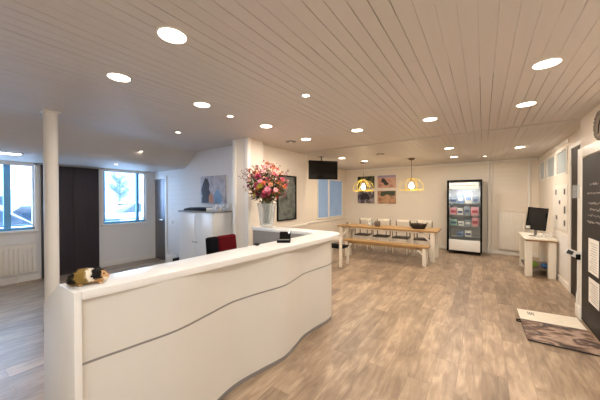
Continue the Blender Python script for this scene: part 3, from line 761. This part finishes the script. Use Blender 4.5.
# ------------------------------------------------------------------ long table, bench, chairs
def plank_legs_table(name, x0, x1, y0, y1, zt, label, cat, th=.04, lw=.09, brace=True, mtop='pine', mleg='white_wood', inset=.05):
    t = thing(name, ((x0+x1)/2, (y0+y1)/2, 0), label, cat)
    mb = MB(); n = max(2, round((y1-y0)/.16)); w = (y1-y0)/n
    for k in range(n): mb.box(x0, x1, y0+k*w+.001, y0+(k+1)*w-.001, zt-th, zt, bev=.004)
    mb.build('top', mtop, t)
    for (a, b) in ((x0+inset, y0+inset*.5), (x1-inset-lw, y0+inset*.5), (x0+inset, y1-inset*.5-lw), (x1-inset-lw, y1-inset*.5-lw)):
        MB().box(a, a+lw, b, b+lw, 0, zt-th, bev=.004).build('leg', mleg, t)
    mb = MB(); z1 = zt-th; z0 = z1-(.035 if zt > .7 else .05)
    mb.box(x0+inset+lw, x1-inset-lw, y0+inset*.5+.02, y0+inset*.5+.045, z0, z1).box(x0+inset+lw, x1-inset-lw, y1-inset*.5-.045, y1-inset*.5-.02, z0, z1)
    mb.box(x0+inset+.02, x0+inset+.045, y0+lw, y1-lw, z0, z1).box(x1-inset-.045, x1-inset-.02, y0+lw, y1-lw, z0, z1)
    mb.build('apron', mleg if cat != 'bench' else mtop, t)
    if brace:
        for sx, X_ in ((1, x0+inset+lw), (-1, x1-inset-lw)):
            for yy in (y0+inset*.5+.02, y1-inset*.5-.05):
                L_ = .20 if zt > .6 else .12
                MB().prism([(X_, z1-L_), (X_, z1-L_-.055), (X_+sx*(L_+.055), z1), (X_+sx*L_, z1)], yy, yy+.03, 'y').build('brace', mleg, t)
    return t
plank_legs_table('dining_table', -3.52, -.89, 7.02, 7.80, .76, 'long dining table with a pine plank top and white legs by the back wall', 'table', lw=.10, inset=.06)
plank_legs_table('bench', -3.10, -1.0, 6.52, 6.83, .45, 'long low pine topped bench with white legs in front of the dining table', 'bench', lw=.085)
ch = thing('dining_chair', (0, 0, 0), 'x', 'chair', 'white dining chairs behind the long table')
MB().box(-.21, .21, -.2, .22, .42, .455, bev=.012).build('seat', 'seat_grey', ch)
for sx in (-1, 1):
    MB().tube([(sx*.19, -.17, 0), (sx*.185, -.17, .43)], .014, 8).build('leg', 'white_metal', ch)
    MB().tube([(sx*.19, .21, 0), (sx*.185, .20, .43)], .014, 8).build('leg', 'white_metal', ch)
    MB().box(sx*.19-.014, sx*.19+.014, .205, .235, .43, .915, bev=.005).build('back_post', 'taupe', ch)
    MB().tube([(sx*.19, -.175, .43), (sx*.19, -.175, .64), (sx*.19, .2, .66)], .012, 8).build('armrest', 'taupe', ch)
MB().box(-.18, .18, .200, .232, .85, .925, bev=.010).build('back_rail', 'white_wood', ch)
MB().box(-.20, .20, .207, .225, .66, .70, bev=.006).build('back_rail', 'white_wood', ch)
labs = ['leftmost of the four white dining chairs behind the long table', 'second from the left of the white dining chairs behind the long table', 'third from the left of the white dining chairs, behind the glass jars\' right', 'rightmost of the four white dining chairs, behind the black basket']
labs[2] = 'third from the left of the white dining chairs behind the long table'
xs = [-3.02, -2.46, -1.90, -1.33]
for i, x_ in enumerate(xs):
    if i == 0: ch.location = (x_, 7.80, 0); ch['label'] = labs[0]
    else: dup(ch, (x_, 7.80, 0), labs[i])
# chair behind the desk's far tip
t = thing('side_chair', (-2.86, 5.6, 0), 'white chair with a dark seat standing behind the far tip of the reception desk', 'chair')
for (a, b, h_) in ((-2.67, 5.42, .68), (-3.10, 5.42, .68), (-2.67, 5.80, .42), (-3.10, 5.80, .42)):
    MB().box(a, a+.055, b, b+.055, 0, h_, bev=.004).build('leg', 'white_wood', t)
MB().box(-3.10, -2.62, 5.475, 5.87, .40, .44, bev=.01).build('seat', 'chair_black', t)
MB().box(-3.045, -2.67, 5.43, 5.465, .60, .67, bev=.006).build('back_rail', 'white_wood', t)

# basket with bread, jars, small dish
t = thing('bread_basket', (-1.38, 7.42, .76), 'black wicker basket on the right part of the dining table', 'basket')
mb = MB(); n = 26
for z_, r_ in ((.773, .125), (.79, .138), (.812, .15), (.834, .16), (.856, .168), (.876, .172)):
    mb.tube([(-1.38+r_*1.15*math.cos(2*PI*j/n), 7.42+r_*.85*math.sin(2*PI*j/n), z_+(.006 if j % 2 else -.002)) for j in range(n)], .012, 6, closed=True)
mb.lathe([(.0, 0), (.125, .0), (.125, .01), (0, .011)], (-1.38, 7.42, .761), 20)
mb.build('bowl', 'wicker', t)
for sx in (-1, 1):
    MB().tube([(-1.38+sx*.19, 7.42-.06, .88), (-1.38+sx*.215, 7.42-.03, .925), (-1.38+sx*.215, 7.42+.03, .925), (-1.38+sx*.19, 7.42+.06, .88)], .009, 6).build('handle', 'wicker', t)
for i, (dx, dy, lab) in enumerate(((-.07, 0, 'small brown bread roll at the left in the black basket'), (.06, .03, 'small brown bread roll at the right in the black basket'))):
    mb = MB(); mb.ball((-1.38+dx, 7.42+dy, .84), .05, 12, (1.2, 1, .75), .2)
    tag(mb.build('bread_roll', 'bread', origin=(-1.38+dx, 7.42+dy, .80)), lab, 'bread', 'rolls in the basket')
for i, (x_, m_, lab) in enumerate(((-2.63, 'vase', 'pale glass candle jar on the table, left of its darker twin'), (-2.44, 'taupe', 'brown candle jar on the table, right of the pale glass one'))):
    t = thing('candle_jar', (x_, 7.36, .76), lab, 'candle jar', 'candle jars on the dining table')
    mb = MB(); mb.lathe([(.06, 0), (.08, .012), (.09, .07), (.082, .135), (.07, .15), (.065, .14), (.07, .03), (0, .025)], (x_, 7.36, .761), 22); mb.build('jar', m_, t)
    mb = MB(); mb.lathe([(.035, 0), (.035, .06), (.0, .062)], (x_, 7.36, .788), 14); mb.build('candle', 'paper', t)
t = MB(); t.lathe([(.04, 0), (.05, .005), (.075, .035), (.068, .035), (.04, .012), (0, .01)], (-3.32, 7.3, .761), 20); tag(t.build('small_dish', 'paper', origin=(-3.32, 7.3, .761)), 'small white dish near the left end of the dining table', 'dish')
t = MB(); t.ball((-3.32, 7.3, .80), .035, 10, (1.2, .9, .8), .3); tag(t.build('dark_fruit', 'wicker', origin=(-3.32, 7.3, .775)), 'small dark lump in the white dish on the table', 'food')

# ------------------------------------------------------------------ glass door fridge
FX0, FX1, FY0, FY1, FZ = -.835, -.01, 8.52, 9.18, 2.05
t = thing('display_fridge', ((FX0+FX1)/2, FY0, 0), 'tall black framed glass door fridge against the back wall', 'fridge')
mb = MB()
mb.box(FX0, FX0+.035, FY0+.02, FY1, .06, FZ).box(FX1-.035, FX1, FY0+.02, FY1, .06, FZ).box(FX0+.035, FX1-.035, FY0+.02, FY1, FZ-.04, FZ).box(FX0, FX1, FY0+.05, FY1, .06, .10)
mb.build('housing', 'black_plastic', t)
mb = MB(); mb.box(FX0+.035, FX1-.035, FY1-.06, FY1-.02, .10, FZ-.04).box(FX0+.035, FX0+.05, FY0+.1, FY1-.06, .10, FZ-.04).box(FX1-.05, FX1-.035, FY0+.1, FY1-.06, .10, FZ-.04)
mb.build('lining', 'laminate', t)
dd = MB(); dd.box(FX0, FX0+.055, FY0, FY0+.03, .10, FZ, bev=.003).box(FX1-.045, FX1, FY0, FY0+.03, .10, FZ, bev=.003).box(FX0+.055, FX1-.045, FY0, FY0+.03, FZ-.045, FZ, bev=.003)
dd = dd.build('door_frame', 'black_plastic', t)
MB().box(FX0+.055, FX1-.045, FY0+.01, FY0+.016, .40, 1.80).build('glass_pane', 'fridge_glass', dd)
MB().box(FX1-.04, FX1-.02, FY0-.03, FY0, .9, 1.2, bev=.004).build('door_handle', 'black_plastic', dd)
hp = MB().box(FX0+.055, FX1-.085, FY0-.004, FY0+.05, 1.80, 1.975, bev=.004).build('header_panel', [mat('header_light', 'efe9e6', .4, emit=.05, ecol='fff4ee')], t)
mb = MB(); rr = random.Random(2); x_ = FX0+.14
while x_ < FX1-.16:
    w_ = rr.uniform(.018, .035); mb.box(x_, x_+w_, FY0-.0055, FY0-.004, 1.885, 1.905); x_ += w_+.012
mb.build('lettering', 'mid_grey', hp)
MB().box(FX0+.055, FX1-.045, FY0-.004, FY0+.03, .10, .40, bev=.004).build('base_panel', 'laminate', t)
for k, z_ in enumerate((.48, .78, 1.08, 1.40)):
    s_ = MB(); s_.box(FX0+.05, FX1-.05, FY0+.09, FY1-.08, z_-.012, z_, bev=.002)
    s_.build('shelf', 'vase', t)
for a in (FX0+.06, FX1-.06):
    for b in (FY0+.08, FY1-.08):
        MB().tube([(a-.015, b, .03), (a+.015, b, .03)], .03, 12).box(a-.01, a+.01, b-.01, b+.01, .03, .06).build('castor', 'dark_grey', t)
MB().box(FX0+.1, FX1-.1, FY0+.06, FY0+.08, 1.80, 1.82).build('inner_lamp', [mat('fridge_lamp', 'ffffff', .5, emit=2, ecol='f6f8ff')], t)
ld = bpy.data.lights.new('fridge_light', 'AREA'); ld.shape = 'RECTANGLE'; ld.size = .55; ld.size_y = .04; ld.energy = 5; ld.color = (.95, .97, 1)
lo = bpy.data.objects.new('fridge_light', ld); COL.objects.link(lo); lo.parent = t; lo.location = (0, .09, 1.79); lo.rotation_euler = (math.radians(14), 0, 0)
PK = {'white': 'paper', 'pink': mat('pack_pink', 'dc9fa6', .4), 'blue': mat('pack_blue', '7d92b5', .4), 'grey': mat('pack_grey', '8b95a0', .4), 'navy': mat('pack_navy', '3a4a72', .4), 'green': mat('pack_green', '8fb0a0', .4), 'red': mat('pack_red', 'a73a48', .4)}
shelves = [(1.40, 'top', [(-.68, .16, .18, 'grey', 'navy'), (-.51, .16, .26, 'blue', 'white'), (-.33, .17, .30, 'white', 'blue'), (-.16, .13, .2, 'grey', 'navy')]),
           (1.08, 'second', [(-.69, .16, .20, 'pink', 'red'), (-.52, .14, .18, 'white', 'navy'), (-.36, .15, .24, 'grey', 'navy'), (-.18, .18, .22, 'pink', 'red')]),
           (.78, 'third', [(-.68, .17, .17, 'green', 'navy'), (-.50, .14, .12, 'white', 'grey'), (-.34, .14, .16, 'grey', 'white'), (-.17, .16, .24, 'pink', 'red')]),
           (.48, 'lowest', [(-.52, .17, .13, 'blue', 'navy'), (-.33, .15, .16, 'white', 'navy')])]
WH = {4: ['at the far left', 'left of centre', 'right of centre', 'at the far right'], 2: ['on the left', 'on the right']}
for z_, sn, its in shelves:
    for i, (x_, w_, h_, c1, c2) in enumerate(its):
        r_ = thing('food_pack', (x_, 8.72, z_), '%s food pack with %s print on the %s fridge shelf, %s' % (c1, c2, sn, WH[len(its)][i]), 'package', 'packs in the fridge')
        MB().box(x_-w_/2, x_+w_/2, 8.67, 8.85, z_+.001, z_+h_, bev=.006).build('carton', PK[c1], r_)
        MB().box(x_-w_*.38, x_+w_*.38, 8.667, 8.6695, z_+h_*.3, z_+h_*.62).build('print', PK[c2], r_)

# ------------------------------------------------------------------ stand by the right wall
t = thing('side_table', (.93, 7.4, 0), 'narrow white plank side table against the right wall', 'table')
MB().box(.68, 1.17, 6.85, 7.96, .735, .765, bev=.004).build('top', 'white_wood', t)
MB().box(.70, 1.16, 6.87, 7.94, .705, .735, bev=.003).build('apron', 'pine_edge', t)
for a, b in ((.70, 6.90), (1.045, 6.90), (.70, 7.80), (1.045, 7.80)):
    MB().box(a, a+.11, b, b+.10, 0, .705, bev=.004).build('leg', 'white_wood', t)
MB().box(.72, 1.15, 7.0, 7.8, .13, .16, bev=.003).build('shelf', 'taupe', t)  # taupe puts the dark shaded hollow under the table into the colour
for i, (x_, y_, z_, m_, lab, sc) in enumerate(((.85, 7.12, .20, 'green_cloth', 'crumpled green bag on the lower shelf of the side table', (1.2, 1.2, .8)), (1.03, 7.10, .195, 'blue_cloth', 'blue bag beside the green bag under the side table', (1, 1.2, .7)))):
    mb = MB(); mb.ball((x_, y_, z_+.015), .065, 14, sc, .5)
    for v_ in mb.bm.verts: v_.co.z = max(v_.co.z, .161)
    tag(mb.build('cloth_bag', m_, origin=(x_, y_, .161)), lab, 'bag')
t = thing('monitor', (.90, 7.25, .765), 'black monitor on a stand on the narrow side table', 'monitor')
RM = Matrix.Rotation(math.radians(14), 3, 'Z') @ Matrix.Rotation(math.radians(6), 3, 'Y'); pv = (.87, 7.28, 1.13)
MB().box(.735, 1.065, 7.20, 7.235, .90, 1.36, bev=.006, rot=RM, piv=pv).box(.78, 1.02, 7.235, 7.33, .95, 1.30, bev=.02, rot=RM, piv=pv).build('housing', 'black_plastic', t)
MB().box(.75, 1.05, 7.197, 7.20, .92, 1.345, rot=RM, piv=pv).build('screen', 'black_gloss', t)
MB().tube([(.90, 7.29, .78), (.90, 7.29, .95)], .025, 12).lathe([(.11, 0), (.11, .012), (.03, .02), (0, .02)], (.90, 7.27, .766), 24).build('stand', 'mid_grey', t)
MB().box(.73, .80, 7.12, 7.14, .93, .99, bev=.004).build('front_label', 'paper', t)
for i, (x_, y_, h_, lab) in enumerate(((.99, 6.97, .09, 'white cup at the front right corner of the side table'), (1.09, 7.06, .11, 'white cup nearest the wall on the side table'), (.90, 6.95, .06, 'low white cup in front of the monitor'))):
    mb = MB(); mb.lathe([(.025, 0), (.034, h_), (.03, h_), (.022, .01), (0, .01)], (x_, y_, .766), 16); mb.tube([(x_+.03, y_, .766+h_*.8), (x_+.052, y_, .766+h_*.6), (x_+.028, y_, .766+h_*.3)], .004, 6)
    tag(mb.build('cup', 'laminate', origin=(x_, y_, .766)), lab, 'cup', 'white cups on the side table')
mb = MB(); mb.box(.72, .86, 6.92, 7.04, .766, .785, bev=.003); tag(mb.build('paper_stack', 'paper', origin=(.79, 6.98, .766)), 'small stack of paper at the left front of the side table', 'paper')

# ------------------------------------------------------------------ right wall: papers, holder, terminal
t = MB(); t.box(XR-.008, XR-.001, 6.34, 7.48, .98, 1.80); tag(t.build('notice_sheet', 'paper', origin=(XR-.008, 6.9, .98)), 'large white notice sheet on the right wall above the side table', 'notice')
for i, (y_, z_, h_, lab) in enumerate(((7.18, 1.62, .12, 'top left photo card on the white notice sheet'), (6.52, 1.62, .12, 'top right photo card on the white notice sheet'), (6.88, 1.44, .09, 'photo card in the middle of the notice sheet, under the top pair'), (6.50, 1.28, .15, 'darkest photo card, right side of the white notice sheet'), (7.10, 1.14, .10, 'lower left photo card on the white notice sheet'), (6.50, 1.06, .12, 'lowest photo card at the right of the notice sheet'))):
    mb = MB(); mb.m(0).box(XR-.011, XR-.0085, y_-.10, y_+.10, z_-.02, z_+h_); mb.m(1).box(XR-.013, XR-.011, y_-.05, y_+.05, z_, z_+h_-.02)
    tag(mb.build('photo_card', ['paper', 'dark_grey'], origin=(XR-.011, y_, z_)), lab, 'photo', 'photo cards on the notice sheet')
t = MB(); t.box(XR-.006, XR-.001, 6.3, 7.2, .16, .92, bev=.002); tag(t.build('wall_panel', 'wall_paint_cool', origin=(XR-.006, 6.7, .16)), 'pale panel on the right wall under the notice sheet', 'panel')
t = MB(); t.box(.985, 1.034, 4.88, 4.99, 1.56, 1.73, bev=.004); tag(t.build('leaflet_holder', 'vase', origin=(1.01, 4.93, 1.56)), 'clear leaflet holder on the white post beside the black board', 'leaflet holder')
t = thing('handheld_terminal', (1.03, 4.86, .80), 'white handheld device with dark screen held out beside the black board', 'handheld device')
RH = Matrix.Rotation(math.radians(24), 3, 'Y')
MB().box(.885, 1.01, 4.83, 4.88, .785, .865, bev=.008, rot=RH, piv=(1.0, 4.86, .81)).build('body', 'laminate', t)
MB().box(.895, .955, 4.826, 4.83, .80, .85, rot=RH, piv=(1.0, 4.86, .81)).build('screen', 'dark_grey', t)
MB().box(.99, 1.034, 4.82, 4.88, .765, .835, bev=.006).build('bracket', 'black_plastic', t)
MB().tube([(1.02, 4.85, .775), (1.012, 4.855, .6), (1.025, 4.86, .45), (1.008, 4.87, .3), (1.012, 4.88, .17)], .006, 6).build('cable', 'laminate', t)

# black board
t = thing('black_board', (1.04, 4.2, 0), 'tall black chalk board with faint writing at the right edge', 'blackboard')
MB().box(1.038, 1.059, 3.5, 4.80, .02, 2.06, bev=.003).build('panel', 'blackboard', t)
rr = random.Random(9)
for row, (z_, y0_, y1_) in enumerate(((1.62, 4.60, 4.1), (1.50, 4.56, 4.1), (1.43, 4.52, 4.1), (1.36, 4.57, 4.1), (1.28, 4.60, 4.1), (1.72, 4.50, 4.2))):
    n_ = int((y0_-y1_)/.012)
    MB().tube([(1.0365, y0_-j*.012, z_+rr.uniform(-.018, .018)*(rr.random() > .25)) for j in range(n_)], .0018, 4).build('chalk_writing', 'chalk', t)
for i, (z0, z1, y0_, lab) in enumerate(((.69, 1.09, 4.53, 'white printed sheet, the upper one on the black board'), (.34, .63, 4.51, 'white printed sheet, the lower one on the black board'))):
    mb = MB(); mb.m(0).box(1.034, 1.0365, y0_-.34, y0_, z0, z1); mb.m(1)
    z_ = z1-.05
    while z_ > z0+.04:
        mb.box(1.0330, 1.0340, y0_-.30, y0_-.04-rr.uniform(0, .08), z_-.006, z_); z_ -= .028
    tag(mb.build('printed_sheet', ['paper', 'mid_grey'], origin=(1.035, y0_-.17, z0)), lab, 'paper', 'sheets on the black board')
# bumpy round wall piece above the board
t = thing('wall_clock', (XN, 4.19, 2.17), 'dark grey rough rimmed wall clock above the black board', 'clock')
mb = MB(); n = 44
mb.tube([(XN-.022, 4.19+(.135+.006*math.sin(j*3.1))*math.cos(2*PI*j/n), 2.345+.14*math.sin(2*PI*j/n)) for j in range(n)], [.020+.005*math.sin(j*2.7) for j in range(n)], 10, closed=True); mb.build('rim', 'bumpy', t)
MB().tube([(XN-.03, 4.19, 2.345), (XN-.002, 4.19, 2.345)], .13, 36).build('face', 'clockface', t)
MB().tube([(XN-.034, 4.19, 2.345), (XN-.034, 4.13, 2.41)], .004, 6).build('hand', 'black_plastic', t)
MB().tube([(XN-.034, 4.19, 2.345), (XN-.034, 4.21, 2.26)], .004, 6).build('hand', 'black_plastic', t)

# poster board lying on the floor
t = thing('poster_board', (.72, 4.25, 0), 'printed poster board lying flat on the floor below the black board', 'poster')
C0, C1, C2, C3 = (.395, 4.76), (1.0, 4.82), (1.03, 3.80), (.41, 3.79)
def lerp(p, q, u): return (p[0]+(q[0]-p[0])*u, p[1]+(q[1]-p[1])*u)
MB().prism([C0, C1, C2, C3], .004, .016, 'z').build('board', 'dark_grey', t)
L1, R1 = lerp(C0, C3, .38), lerp(C1, C2, .38)
MB().prism([C0, C1, R1, L1], .016, .018, 'z').build('title_strip', [mat('poster_cream', 'ece2d0', .4)], t)
pm = MB().prism([L1, R1, C2, C3], .016, .018, 'z').build('printed_picture', [picture_mat('poster_print', ['3a2c26', '8a6f5e', 'b39a8a', '6e5244', '35353c', 'a08675', '574034'], 3.6, 3, seed=3, rough=.35, dist=.15, stretch=(.8, 1.3, 1))], t)
mb = MB()
for k in range(4): mb.prism([lerp(C0, C1, .16+.02*k)+() if 0 else (.50+.018*k, 4.70), (.508+.018*k, 4.70), (.508+.018*k, 4.60-.02*(k % 2)), (.50+.018*k, 4.60)], .018, .0188, 'z')
mb.build('lettering', 'ink', t)
mb = MB(); mb.box(.355, .41, 4.30, 4.31, .004, .014).box(.355, .365, 4.30, 4.37, .004, .014).box(.355, .41, 4.36, 4.37, .004, .014); mb.build('hanging_clip', 'black_plastic', t)

# ------------------------------------------------------------------ ceiling lights
def spot(x_, y_, r_, m_, label, power=0, z_=None, warm=(1, .80, .58), name='ceiling_light', vis=True):
    z_ = z_ if z_ is not None else zc(x_, y_)
    z_ -= .0005
    t = thing(name, (x_, y_, z_), label, 'ceiling light', 'round recessed ceiling lights')
    mb = MB(); mb.lathe([(r_*.92, -.004), (r_*.97, -.008), (r_*1.05, -.004), (r_*1.07, 0), (r_*.92, 0)], (x_, y_, z_), 32); mb.build('rim', 'white_trim', t)
    mb = MB(); mb.lathe([(0, -.006), (r_*.93, -.006), (r_*.93, -.001), (0, -.001)], (x_, y_, z_), 32); mb.build('diffuser', m_, t)
    if power:
        ld = bpy.data.lights.new('downlight', 'AREA'); ld.shape = 'DISK'; ld.size = 2*r_; ld.energy = power; ld.color = warm
        lo = bpy.data.objects.new('downlight', ld); COL.objects.link(lo); lo.parent = t; lo.location = (0, 0, -.012)
    return t
PW = 11
big = [(-1.62, .93, 'largest round light, on the ceiling above the near end of the desk'),
       (-2.55, .99, 'round ceiling light over the left side of the near desk end'),
       (-2.55, 1.80, 'round ceiling light, second in the row along the desk'),
       (-2.56, 2.86, 'round ceiling light, third in the row, just left of above the flowers'),
       (-2.56, 3.9, 'round ceiling light between the flowers and the television'),
       (.40, 2.76, 'large round ceiling light nearest the upper right corner'),
       (.39, 3.83, 'round ceiling light above the poster board on the floor'),
       (-.575, 3.84, 'round ceiling light in the middle of the open floor'),
       (-1.58, 3.83, 'round ceiling light near the far tip of the desk'),
       (-.585, 6.32, 'round ceiling light in front of the fridge, the nearer of two'),
       (-.61, 7.75, 'round ceiling light close to the fridge'),
       (.62, 7.03, 'round ceiling light over the side table with the monitor'),
       (-3.02, 6.3, 'round ceiling light right of the television'),
       (-2.75, 7.2, 'round ceiling light beside the left pendant lamp')]
for x_, y_, lab in big:
    left = x_ < -2
    spot(x_, y_, .086, M['lamp'], lab, PW*(1.0 if y_ > 2.5 else (.25 if y_ < 1.5 else .6)), warm=(1, .88, .74) if y_ > 2 else (1, .94, .88))
for x_, y_, lab in [(-3.925, 2.335, 'small ceiling spot left of the white pier'), (-2.62, 2.255, 'small ceiling spot between two larger lights over the desk'),
                    (-1.464, 2.23, 'small ceiling spot over the middle of the reception desk'), (.04, 8.05, 'tiny ceiling spot above the right side of the fridge'),
                    (-5.25, 2.39, 'bright small spot in the lower left ceiling'), (-6.04, 2.28, 'dim small spot near the window in the lowest ceiling')]:
    spot(x_, y_, .035, M['lamp'], lab, 2.5 if x_ > -5 else .6, warm=(1, .88, .76))
# fill lights added out of view, continuing the ceiling light grid
for x_, y_ in [(.4, 1.6), (.4, .3), (-1.6, -.9), (-.57, -.35), (.4, -1.2), (-.57, -1.6)]:
    spot(x_, y_, .086, M['lamp'], 'added round fill light on the ceiling outside the view', PW*.7, warm=(1, .96, .92))
t = thing('ceiling_panel_light', (-5.88, .70, zc(-5.88, .7)), 'rectangular white panel light in the low ceiling at the left edge', 'ceiling light')
zz = zc(-6.0, .7)-.0005
MB().box(-6.0, -5.76, .45, .94, zz-.010, zz, bev=.002).build('frame', 'white_trim', t)
MB().box(-5.98, -5.78, .47, .92, zz-.012, zz-.009).build('diffuser', 'lamp_cool', t)
for x_, y_, lab in ((-2.9, 3.91, 'round grey ceiling vent left of the television'), (-2.0, 6.24, 'small round grey ceiling vent above the dining area')):
    t = thing('ceiling_vent', (x_, y_, ZC), lab, 'vent', 'round ceiling vents')
    MB().lathe([(0, -.014), (.05, -.016), (.09, -.010), (.10, -.001), (0, -.001)], (x_, y_, ZC), 24).build('cover', 'mid_grey', t)
    MB().lathe([(0, -.022), (.035, -.022), (.04, -.014), (0, -.014)], (x_, y_, ZC), 20).build('centre_disc', 'white_trim', t)
# light of the two pendants
for x_ in (-1.55, -2.87):
    ld = bpy.data.lights.new('pendant_glow', 'POINT'); ld.energy = 6; ld.color = (1, .78, .5); ld.shadow_soft_size = .06
    lo = bpy.data.objects.new('pendant_glow', ld); COL.objects.link(lo); lo.location = (x_, 7.42, 1.74)

# ------------------------------------------------------------------ outside
struct(MB().box(-60, XW-T, -40, 45, -.22, -.12).build('ground_outside', 'snow'))
def car(x_, y_, rz, m_, label):
    t = thing('car', (0, 0, 0), label, 'car', 'parked cars outside')
    body = [(-2.1, .35), (-2.15, .62), (-2.05, .86), (-1.2, .97), (1.55, 1.0), (2.0, .95), (2.1, .6), (2.05, .35)]
    MB().prism(body, -.86, .86, 'y', bev=.05).build('body', m_, t)
    MB().prism([(-1.25, .95), (-.55, 1.42), (.9, 1.46), (1.6, .98)], -.74, .74, 'y', bev=.05).build('cabin', 'car_glass', t)
    MB().prism([(-.6, 1.41), (-.5, 1.47), (.85, 1.51), (.98, 1.43)], -.72, .72, 'y', bev=.02).build('roof', m_, t)
    for a in (-1.3, 1.3):
        for b in (-.8, .8):
            w_ = MB().tube([(a, b-.1, .31), (a, b+.1, .31)], .31, 20).build('wheel', 'tyre', t)
            MB().tube([(a, b-.115, .31), (a, b+.115, .31)], .17, 14).build('hub_cap', 'chrome', w_)
    for b in (-.62, .62): MB().box(-2.17, -2.08, b-.16, b+.16, .62, .78, bev=.02).build('headlamp', 'chrome', t)
    t.location = (x_, y_, -.12); t.rotation_euler = (0, 0, rz)
    return t
car(-12.3, 2.6, math.radians(70), 'car_silver', 'silver grey car seen through the left window')
car(-10.6, .35, math.radians(80), 'car_white', 'white car at the far left, half behind the blue window post')
car(-15.0, 6.6, math.radians(100), 'car_white', 'snow white car seen through the window right of the dark cupboard')
# snowy house and hazy trees far off
t = thing('house', (-26, 4, -.12), 'pale snow roofed house far behind the cars', 'house')
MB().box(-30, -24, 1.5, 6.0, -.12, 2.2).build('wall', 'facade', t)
MB().prism([(-31, 2.1), (-27, 3.9), (-23.4, 2.1)], 1.0, 6.5, 'y').build('roof', 'snow', t)
MB().box(-23.99, -23.95, 2.4, 3.3, .8, 1.7).build('window', 'car_glass', t); MB().box(-23.99, -23.95, 4.3, 5.2, .8, 1.7).build('window', 'car_glass', t)
def tree(x_, y_, h_, label):
    t = thing('bare_tree', (x_, y_, -.12), label, 'tree', 'bare winter trees beyond the car park')
    rt = random.Random(int(x_*7+y_*13)); mb = MB()
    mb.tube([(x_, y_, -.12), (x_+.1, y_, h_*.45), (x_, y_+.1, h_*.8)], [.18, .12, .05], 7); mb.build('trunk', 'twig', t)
    mb = MB()
    for k in range(70):
        a = rt.uniform(0, 2*PI); z0 = rt.uniform(.3, .8)*h_; L_ = h_*.33*rt.uniform(.5, 1)
        p0 = Vector((x_, y_, z0)); p1 = p0+Vector((math.cos(a)*L_*.8, math.sin(a)*L_*.8, L_*.6))
        mb.tube([tuple(p0), tuple((p0+p1)/2+Vector((0, 0, -.1))), tuple(p1)], [.05, .035, .012], 4)
        for j in range(3):
            q0 = p0.lerp(p1, rt.uniform(.4, .9)); q1 = q0+Vector((rt.gauss(0, 1), rt.gauss(0, 1), abs(rt.gauss(0, 1)))).normalized()*L_*.45
            mb.tube([tuple(q0), tuple(q1)], [.025, .008], 3)
    mb.build('branches', 'twig', t)
for i, (x_, y_, h_, lab) in enumerate([(-30, 9.5, 4.2, 'bare tree seen through the right window, its left part'), (-31, 12.0, 4.6, 'bare tree in the middle of the right window'), (-29, 14, 4.0, 'bare tree at the right of the right window'), (-33, 16.5, 4.6, 'bare tree farthest right beyond the right window'), (-34, 7.2, 5, 'bare tree beside the snowy house')]):
    tree(x_, y_, h_, lab)
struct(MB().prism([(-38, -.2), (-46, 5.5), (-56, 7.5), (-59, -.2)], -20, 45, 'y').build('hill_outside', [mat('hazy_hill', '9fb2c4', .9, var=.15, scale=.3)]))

# ------------------------------------------------------------------ world, camera
w = bpy.data.worlds.new('sky'); S.world = w; w.use_nodes = True
ld = bpy.data.lights.new('window_portal', 'AREA'); ld.shape = 'RECTANGLE'; ld.size = 1.1; ld.size_y = 1.4; ld.cycles.is_portal = True
lo = bpy.data.objects.new('window_portal', ld); COL.objects.link(lo); lo.location = (.45, YF-.11, 1.5); lo.rotation_euler = (PI/2, 0, 0)  # portal of the added window behind the camera
nt = w.node_tree; bg = nt.nodes['Background']
bg.inputs[0].default_value = (.62, .80, 1.0, 1); bg.inputs[1].default_value = 8.5
for n_, (y0, y1) in enumerate((w1, w2)):
    ld = bpy.data.lights.new('window_portal', 'AREA'); ld.shape = 'RECTANGLE'; ld.size = y1-y0; ld.size_y = WZ1-WZ0; ld.cycles.is_portal = True
    lo = bpy.data.objects.new('window_portal', ld); COL.objects.link(lo); lo.location = (XW-.15, (y0+y1)/2, (WZ0+WZ1)/2); lo.rotation_euler = (0, -PI/2, 0)

cam = bpy.data.cameras.new('camera'); co = bpy.data.objects.new('camera', cam); COL.objects.link(co); S.camera = co
cam.sensor_width = 36; cam.lens = 265/600*36; cam.clip_start = .02
yaw, pitch, roll = map(math.radians, (34.6, -.5, -.1))
Fv = Vector((-math.sin(yaw)*math.cos(pitch), math.cos(yaw)*math.cos(pitch), math.sin(pitch)))
Rt = Vector((math.cos(yaw), math.sin(yaw), 0)); U = Rt.cross(Fv)
r_ = Rt*math.cos(roll)+U*math.sin(roll); u_ = -Rt*math.sin(roll)+U*math.cos(roll)
Mx = Matrix((r_, u_, -Fv)).transposed().to_4x4(); Mx.translation = Vector((0, 0, 1.57)); co.matrix_world = Mx

S.view_settings.view_transform = 'Standard'; S.view_settings.look = 'None'; S.view_settings.gamma = 1; S.view_settings.use_curve_mapping = False
S.view_settings.exposure = .42
S.cycles.use_denoising = True
S.cycles.max_bounces = 10; S.cycles.diffuse_bounces = 6; S.cycles.transparent_max_bounces = 16
S.cycles.sample_clamp_indirect = 8
